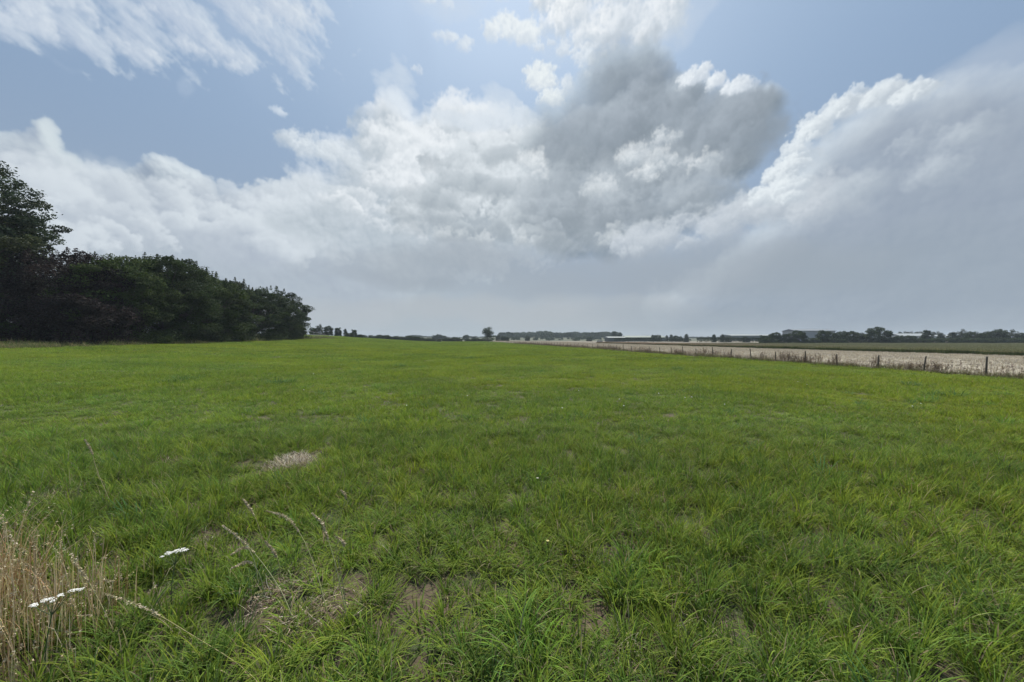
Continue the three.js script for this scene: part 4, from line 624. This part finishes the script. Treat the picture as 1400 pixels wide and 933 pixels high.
// ---------------------------------------------------------------- foreground stalks, flowers and dry grass
const SEED = [0.50, 0.43, 0.29], STEM = [0.36, 0.34, 0.17];
function stalk(label, pts, headFrom, seed, thick = 0.0028) {
  const R = rng(seed), curve = new THREE.CatmullRomCurve3(pts.map((p) => V(...p))), g = new THREE.Group(), o = curve.getPoint(0), n = 16, P = steps(0, 1, n).map((t) => curve.getPoint(t).sub(o));
  const st = new Mb(); st.tube(P, P.map((_, k) => thick * (1 - 0.6 * k / n)), 5, vary(R, STEM, 0.25)); part('stem', st.geo(), strawMat, g);
  const hd = new Mb(); for (let t = headFrom; t < 1; t += 0.011) { const c = curve.getPoint(t).sub(o), w = 0.0068 * Math.sin(Math.PI * clamp((t - headFrom) / (1 - headFrom) * 0.85 + 0.12)); for (let j = 0; j < 4; j++) hd.leaf(c.x + (R() - 0.5) * 2 * w, c.y + (R() - 0.5) * 2 * w, c.z + (R() - 0.5) * 2 * w, R, 0.018, 0.0075, vary(R, SEED, 0.3)); }
  part('seed_head', hd.geo(), strawMat, g); g.position.copy(o); return tag(addTop(g, 'grass_stalk'), label, 'grass stalk', 'dry seeding grass stalks');
}
stalk('straight dry stalk leaning left over the nearer bare patch', [[-1.204, -0.008, -2.15], [-1.366, 0.16, -2.25], [-1.619, 0.354, -2.35], [-1.823, 0.444, -2.42]], 0.6, 1);
stalk('arching dry stalk bent over to the left above the nearer bare patch', [[-1.052, 0.025, -2.2], [-1.178, 0.237, -2.3], [-1.294, 0.406, -2.36], [-1.407, 0.5, -2.4], [-1.571, 0.523, -2.45]], 0.55, 2);
stalk('dark drooping seed stalk beside the arching one', [[-0.914, 0.0, -2.15], [-1.029, 0.271, -2.25], [-1.095, 0.394, -2.3], [-1.15, 0.493, -2.33], [-1.231, 0.55, -2.36]], 0.55, 3);
stalk('thin upright stalk with a hooked tip', [[-1.157, 0.021, -2.5], [-1.143, 0.211, -2.5], [-1.12, 0.453, -2.5], [-1.082, 0.591, -2.5], [-1.11, 0.633, -2.5]], 0.72, 4);
stalk('short brown stalk nearest the farther bare patch', [[-1.796, -0.011, -2.8], [-1.854, 0.27, -2.8], [-1.913, 0.387, -2.8], [-1.961, 0.451, -2.8]], 0.5, 5);
stalk('small pale seed head pointing left, upper of a pair', [[-1.585, 0.085, -2.4], [-1.617, 0.245, -2.4], [-1.662, 0.313, -2.4], [-1.773, 0.256, -2.42]], 0.6, 6);
stalk('small pale seed head pointing left, lower of a pair', [[-1.475, 0.062, -2.3], [-1.519, 0.215, -2.3], [-1.571, 0.28, -2.3], [-1.699, 0.229, -2.32]], 0.6, 7);
stalk('short pale stalk standing in the nearer bare patch', [[-1.469, 0.053, -2.45], [-1.502, 0.225, -2.45], [-1.576, 0.328, -2.45]], 0.5, 8);
stalk('longest dry stalk lying out from the near grass, tipped by a pale head', [[-0.984, 0.0, -1.62], [-1.179, 0.069, -1.75], [-1.639, 0.118, -1.95], [-1.949, 0.173, -2.05], [-2.253, 0.212, -2.12]], 0.68, 9);
stalk('thin stalk rising out of the grass past the dry clump', [[-3.757, 0.069, -3.6], [-3.894, 0.411, -3.6], [-3.935, 0.561, -3.6], [-3.996, 0.677, -3.6]], 0.6, 10);
stalk('thin dry stalk right of the brown clump', [[-1.992, -0.152, -2.0], [-2.139, 0.076, -2.05], [-2.311, 0.277, -2.1], [-2.414, 0.385, -2.12]], 0.7, 11);
stalk('crooked stalk with two bends right of the nearer bare patch', [[-0.943, 0.004, -2.2], [-0.991, 0.181, -2.25], [-1.03, 0.326, -2.28], [-1.004, 0.389, -2.3], [-1.052, 0.433, -2.3]], 0.7, 12);
function yarrow(label, x, y, D, tilt, spanX, seed) {
  const R = rng(seed), g = new THREE.Group(), gy = height(x, -D), st = new Mb(), umbels = []; y -= gy;
  for (let k = 0; k < 12; k++) { const t = (k + R() * 1.6) / 12 - 0.5; umbels.push([t * spanX, y + t * tilt + (R() - 0.5) * 0.012, (R() - 0.5) * 0.05]); }
  st.tube([V(0.02, -0.02, 0.05), V(0.01, y * 0.5, 0.03), V(0, y - 0.07, 0)], [0.0028, 0.0025, 0.002], 6, [0.09, 0.13, 0.05]);
  for (const [ux, uy, uz] of umbels) st.tube([V(0, y - 0.075, 0), V(ux * 0.6, uy - 0.025, uz * 0.6), V(ux, uy - 0.004, uz)], [0.0014, 0.0012, 0.001], 5, [0.1, 0.14, 0.06]);
  part('stem', st.geo(), strawMat, g);
  const petalMat = new THREE.MeshStandardMaterial({ color: new THREE.Color().setRGB(0.66, 0.66, 0.62), roughness: 0.9, side: THREE.DoubleSide }), fl = new Mb();
  for (const [ux, uy, uz] of umbels) for (let j = 0; j < 30; j++) { const a = R() * 6.283, r = Math.sqrt(R()) * (0.007 + 0.008 * Math.abs(Math.sin(ux * 90))); const b = fl.p.length / 3, cx = ux + Math.cos(a) * r, cz = uz + Math.sin(a) * r, cy = uy + 0.005 - r * r * 26 + R() * 0.003, q = 0.0023; for (let m = 0; m < 5; m++) { const w = m * 1.2566 + a; fl.p.push(cx + Math.cos(w) * q, cy + 0.001 * R(), cz + Math.sin(w) * q); fl.n.push(0, 1, 0); fl.c.push(1, 1, 1); } fl.i.push(b, b + 2, b + 1, b, b + 3, b + 2, b, b + 4, b + 3); }
  part('flower_head', fl.geo(), petalMat, g);
  const lf = new Mb(); for (let k = 0; k < 9; k++) { const a = R() * 6.283, h = y * (0.1 + 0.6 * R()), l = 0.06 + 0.05 * R(); for (let j = 0; j < 14; j++) { const t = j / 14; lf.leaf(Math.cos(a) * l * t, h + 0.02 * t, Math.sin(a) * l * t, R, 0.018, 0.003, vary(R, [0.07, 0.11, 0.04], 0.2)); } } part('leaves', lf.geo(), bladeMat, g);
  g.position.set(x, gy, -D); return tag(addTop(g, 'yarrow_plant'), label, 'flower', 'white yarrow plants');
}
yarrow('white yarrow flower head standing in the green grass', -2.021, 0.337, 2.3, 0.05, 0.18, 1);
yarrow('white yarrow flower head beside the brown dry grass clump', -2.219, 0.36, 1.85, 0.08, 0.24, 2);
{ // straw coloured clump in the near left corner
  const R = rng(71), mb = new Mb(), hd = new Mb(), g = new THREE.Group(), BR = [[0.46, 0.33, 0.18], [0.56, 0.45, 0.26], [0.34, 0.215, 0.115], [0.66, 0.56, 0.37]];
  for (let k = 0; k < 1800; k++) {
    const u = R(), x = -0.75 + 0.92 * u * u + (R() - 0.5) * 0.3, z = (R() - 0.5) * 0.75, tall = mixn(0.62, 0.2, clamp((x + 0.6) / 1.0)), l = tall * (0.35 + 0.75 * R()), a = R() * 6.283, le = (R() * R()) * 0.75 * l, c = vary(R, BR[Math.floor(R() * 4)], 0.3);
    mb.ribbon([V(x, -0.02, z), V(x + Math.cos(a) * le * 0.25, l * 0.45, z + Math.sin(a) * le * 0.25), V(x + Math.cos(a) * le * 0.6, l * 0.8, z + Math.sin(a) * le * 0.6), V(x + Math.cos(a) * le * 1.2, l, z + Math.sin(a) * le * 1.2)], [0.0034, 0.003, 0.0024, 0.0008], V(R() - 0.5, 0, R() - 0.5).normalize(), c);
    if (R() < 0.32) for (let j = 0; j < 12; j++) { const t = 0.75 + 0.25 * R(), e = le * mixn(0.55, 1.2, (t - 0.75) * 4); hd.leaf(x + Math.cos(a) * e + (R() - 0.5) * 0.012, l * t, z + Math.sin(a) * e + (R() - 0.5) * 0.012, R, 0.014, 0.005, vary(R, [0.45, 0.38, 0.25], 0.3)); }
  }
  for (const [x, z, l, dx] of [[-0.42, 0.05, 0.98, 0.02], [-0.36, -0.1, 0.8, 0.1], [-0.28, 0.1, 0.74, -0.08], [-0.2, -0.05, 0.72, -0.1], [-0.05, 0, 0.62, -0.12], [-0.5, 0.1, 0.9, 0.06], [0.15, -0.1, 0.5, -0.15]]) { mb.ribbon([V(x, 0, z), V(x + dx * 0.4, l * 0.5, z), V(x + dx, l * 0.85, z - 0.02), V(x + dx * 1.5, l, z - 0.03)], [0.005, 0.0045, 0.0035, 0.001], V(1, 0, 0.2), vary(R, BR[3], 0.15)); for (let j = 0; j < 30; j++) { const t = 0.82 + 0.18 * R(); hd.leaf(x + dx * mixn(0.8, 1.5, (t - 0.8) * 5) + (R() - 0.5) * 0.016, l * t, z - 0.02 + (R() - 0.5) * 0.016, R, 0.016, 0.006, vary(R, [0.5, 0.43, 0.3], 0.25)); } }
  part('stems', mb.geo(), strawMat, g).userData.kind = 'stuff'; part('seed_heads', hd.geo(), strawMat, g).userData.kind = 'stuff';
  g.position.set(-2.36, height(-2.36, -1.95), -1.95); tag(addTop(g, 'dry_grass_clump'), 'brown clump of tall dry grass beside the nearest white yarrow', 'dry grass');
}
{ // daisies
  const mk = (c) => { const mb = new Mb(); for (let m = 0; m < 9; m++) { const a = m / 9 * 6.283; mb.ribbon([V(Math.cos(a) * 0.002, 0.004, Math.sin(a) * 0.002), V(Math.cos(a) * 0.007, 0.006, Math.sin(a) * 0.007), V(Math.cos(a) * 0.0125, 0.004, Math.sin(a) * 0.0125)], [0.002, 0.006, 0.002], V(-Math.sin(a), 0, Math.cos(a)), c); } return mb.geo(); };
  const flower = (label, x, D, h, c) => { const g = new THREE.Group(), st = new Mb(); st.tube([V(0.015, -h, 0), V(0.004, -h * 0.5, 0.005), V(0, 0.003, 0)], [0.0016, 0.0014, 0.0012], 5, [0.08, 0.13, 0.04]); part('stem', st.geo(), strawMat, g); part('petals', mk(c), strawMat, g); const d = new THREE.SphereGeometry(0.0042, 8, 5); d.translate(0, 0.005, 0); part('disc', d, wallMat([0.6, 0.42, 0.05]), g); g.position.set(x, height(x, -D) + h, -D); tag(addTop(g, 'small_flower'), label, 'flower', 'small flowers in the grass'); };
  flower('tiny white daisy in the grass, the farther of two small flowers', px(735, 3.9), 3.9, 0.2, [0.8, 0.8, 0.75]);
  flower('tiny pale yellow flower in the grass, the nearer of two small flowers', px(749, 2.75), 2.75, 0.16, [0.75, 0.7, 0.3]);
  const g = mk([0.8, 0.8, 0.76]), R = rng(14), spots = []; for (let k = 0; k < 36; k++) { const D = 8 + R() * R() * 40, x = (R() * 1.7 - 0.55) * D; if (inMeadow(x, D)) spots.push([x, D]); }
  const im = new THREE.InstancedMesh(g, strawMat, spots.length), m = new THREE.Matrix4(); spots.forEach(([x, D], i) => im.setMatrixAt(i, m.compose(V(x, height(x, -D) + 0.17, -D), new THREE.Quaternion().setFromEuler(new THREE.Euler(0.5, i, 0)), V(1.1, 1.1, 1.1)))); tag(addTop(im, 'clover_flowers'), 'tiny white flowers dotted through the meadow', 'flowers', null, 'stuff');
}

renderer.render(scene, camera);
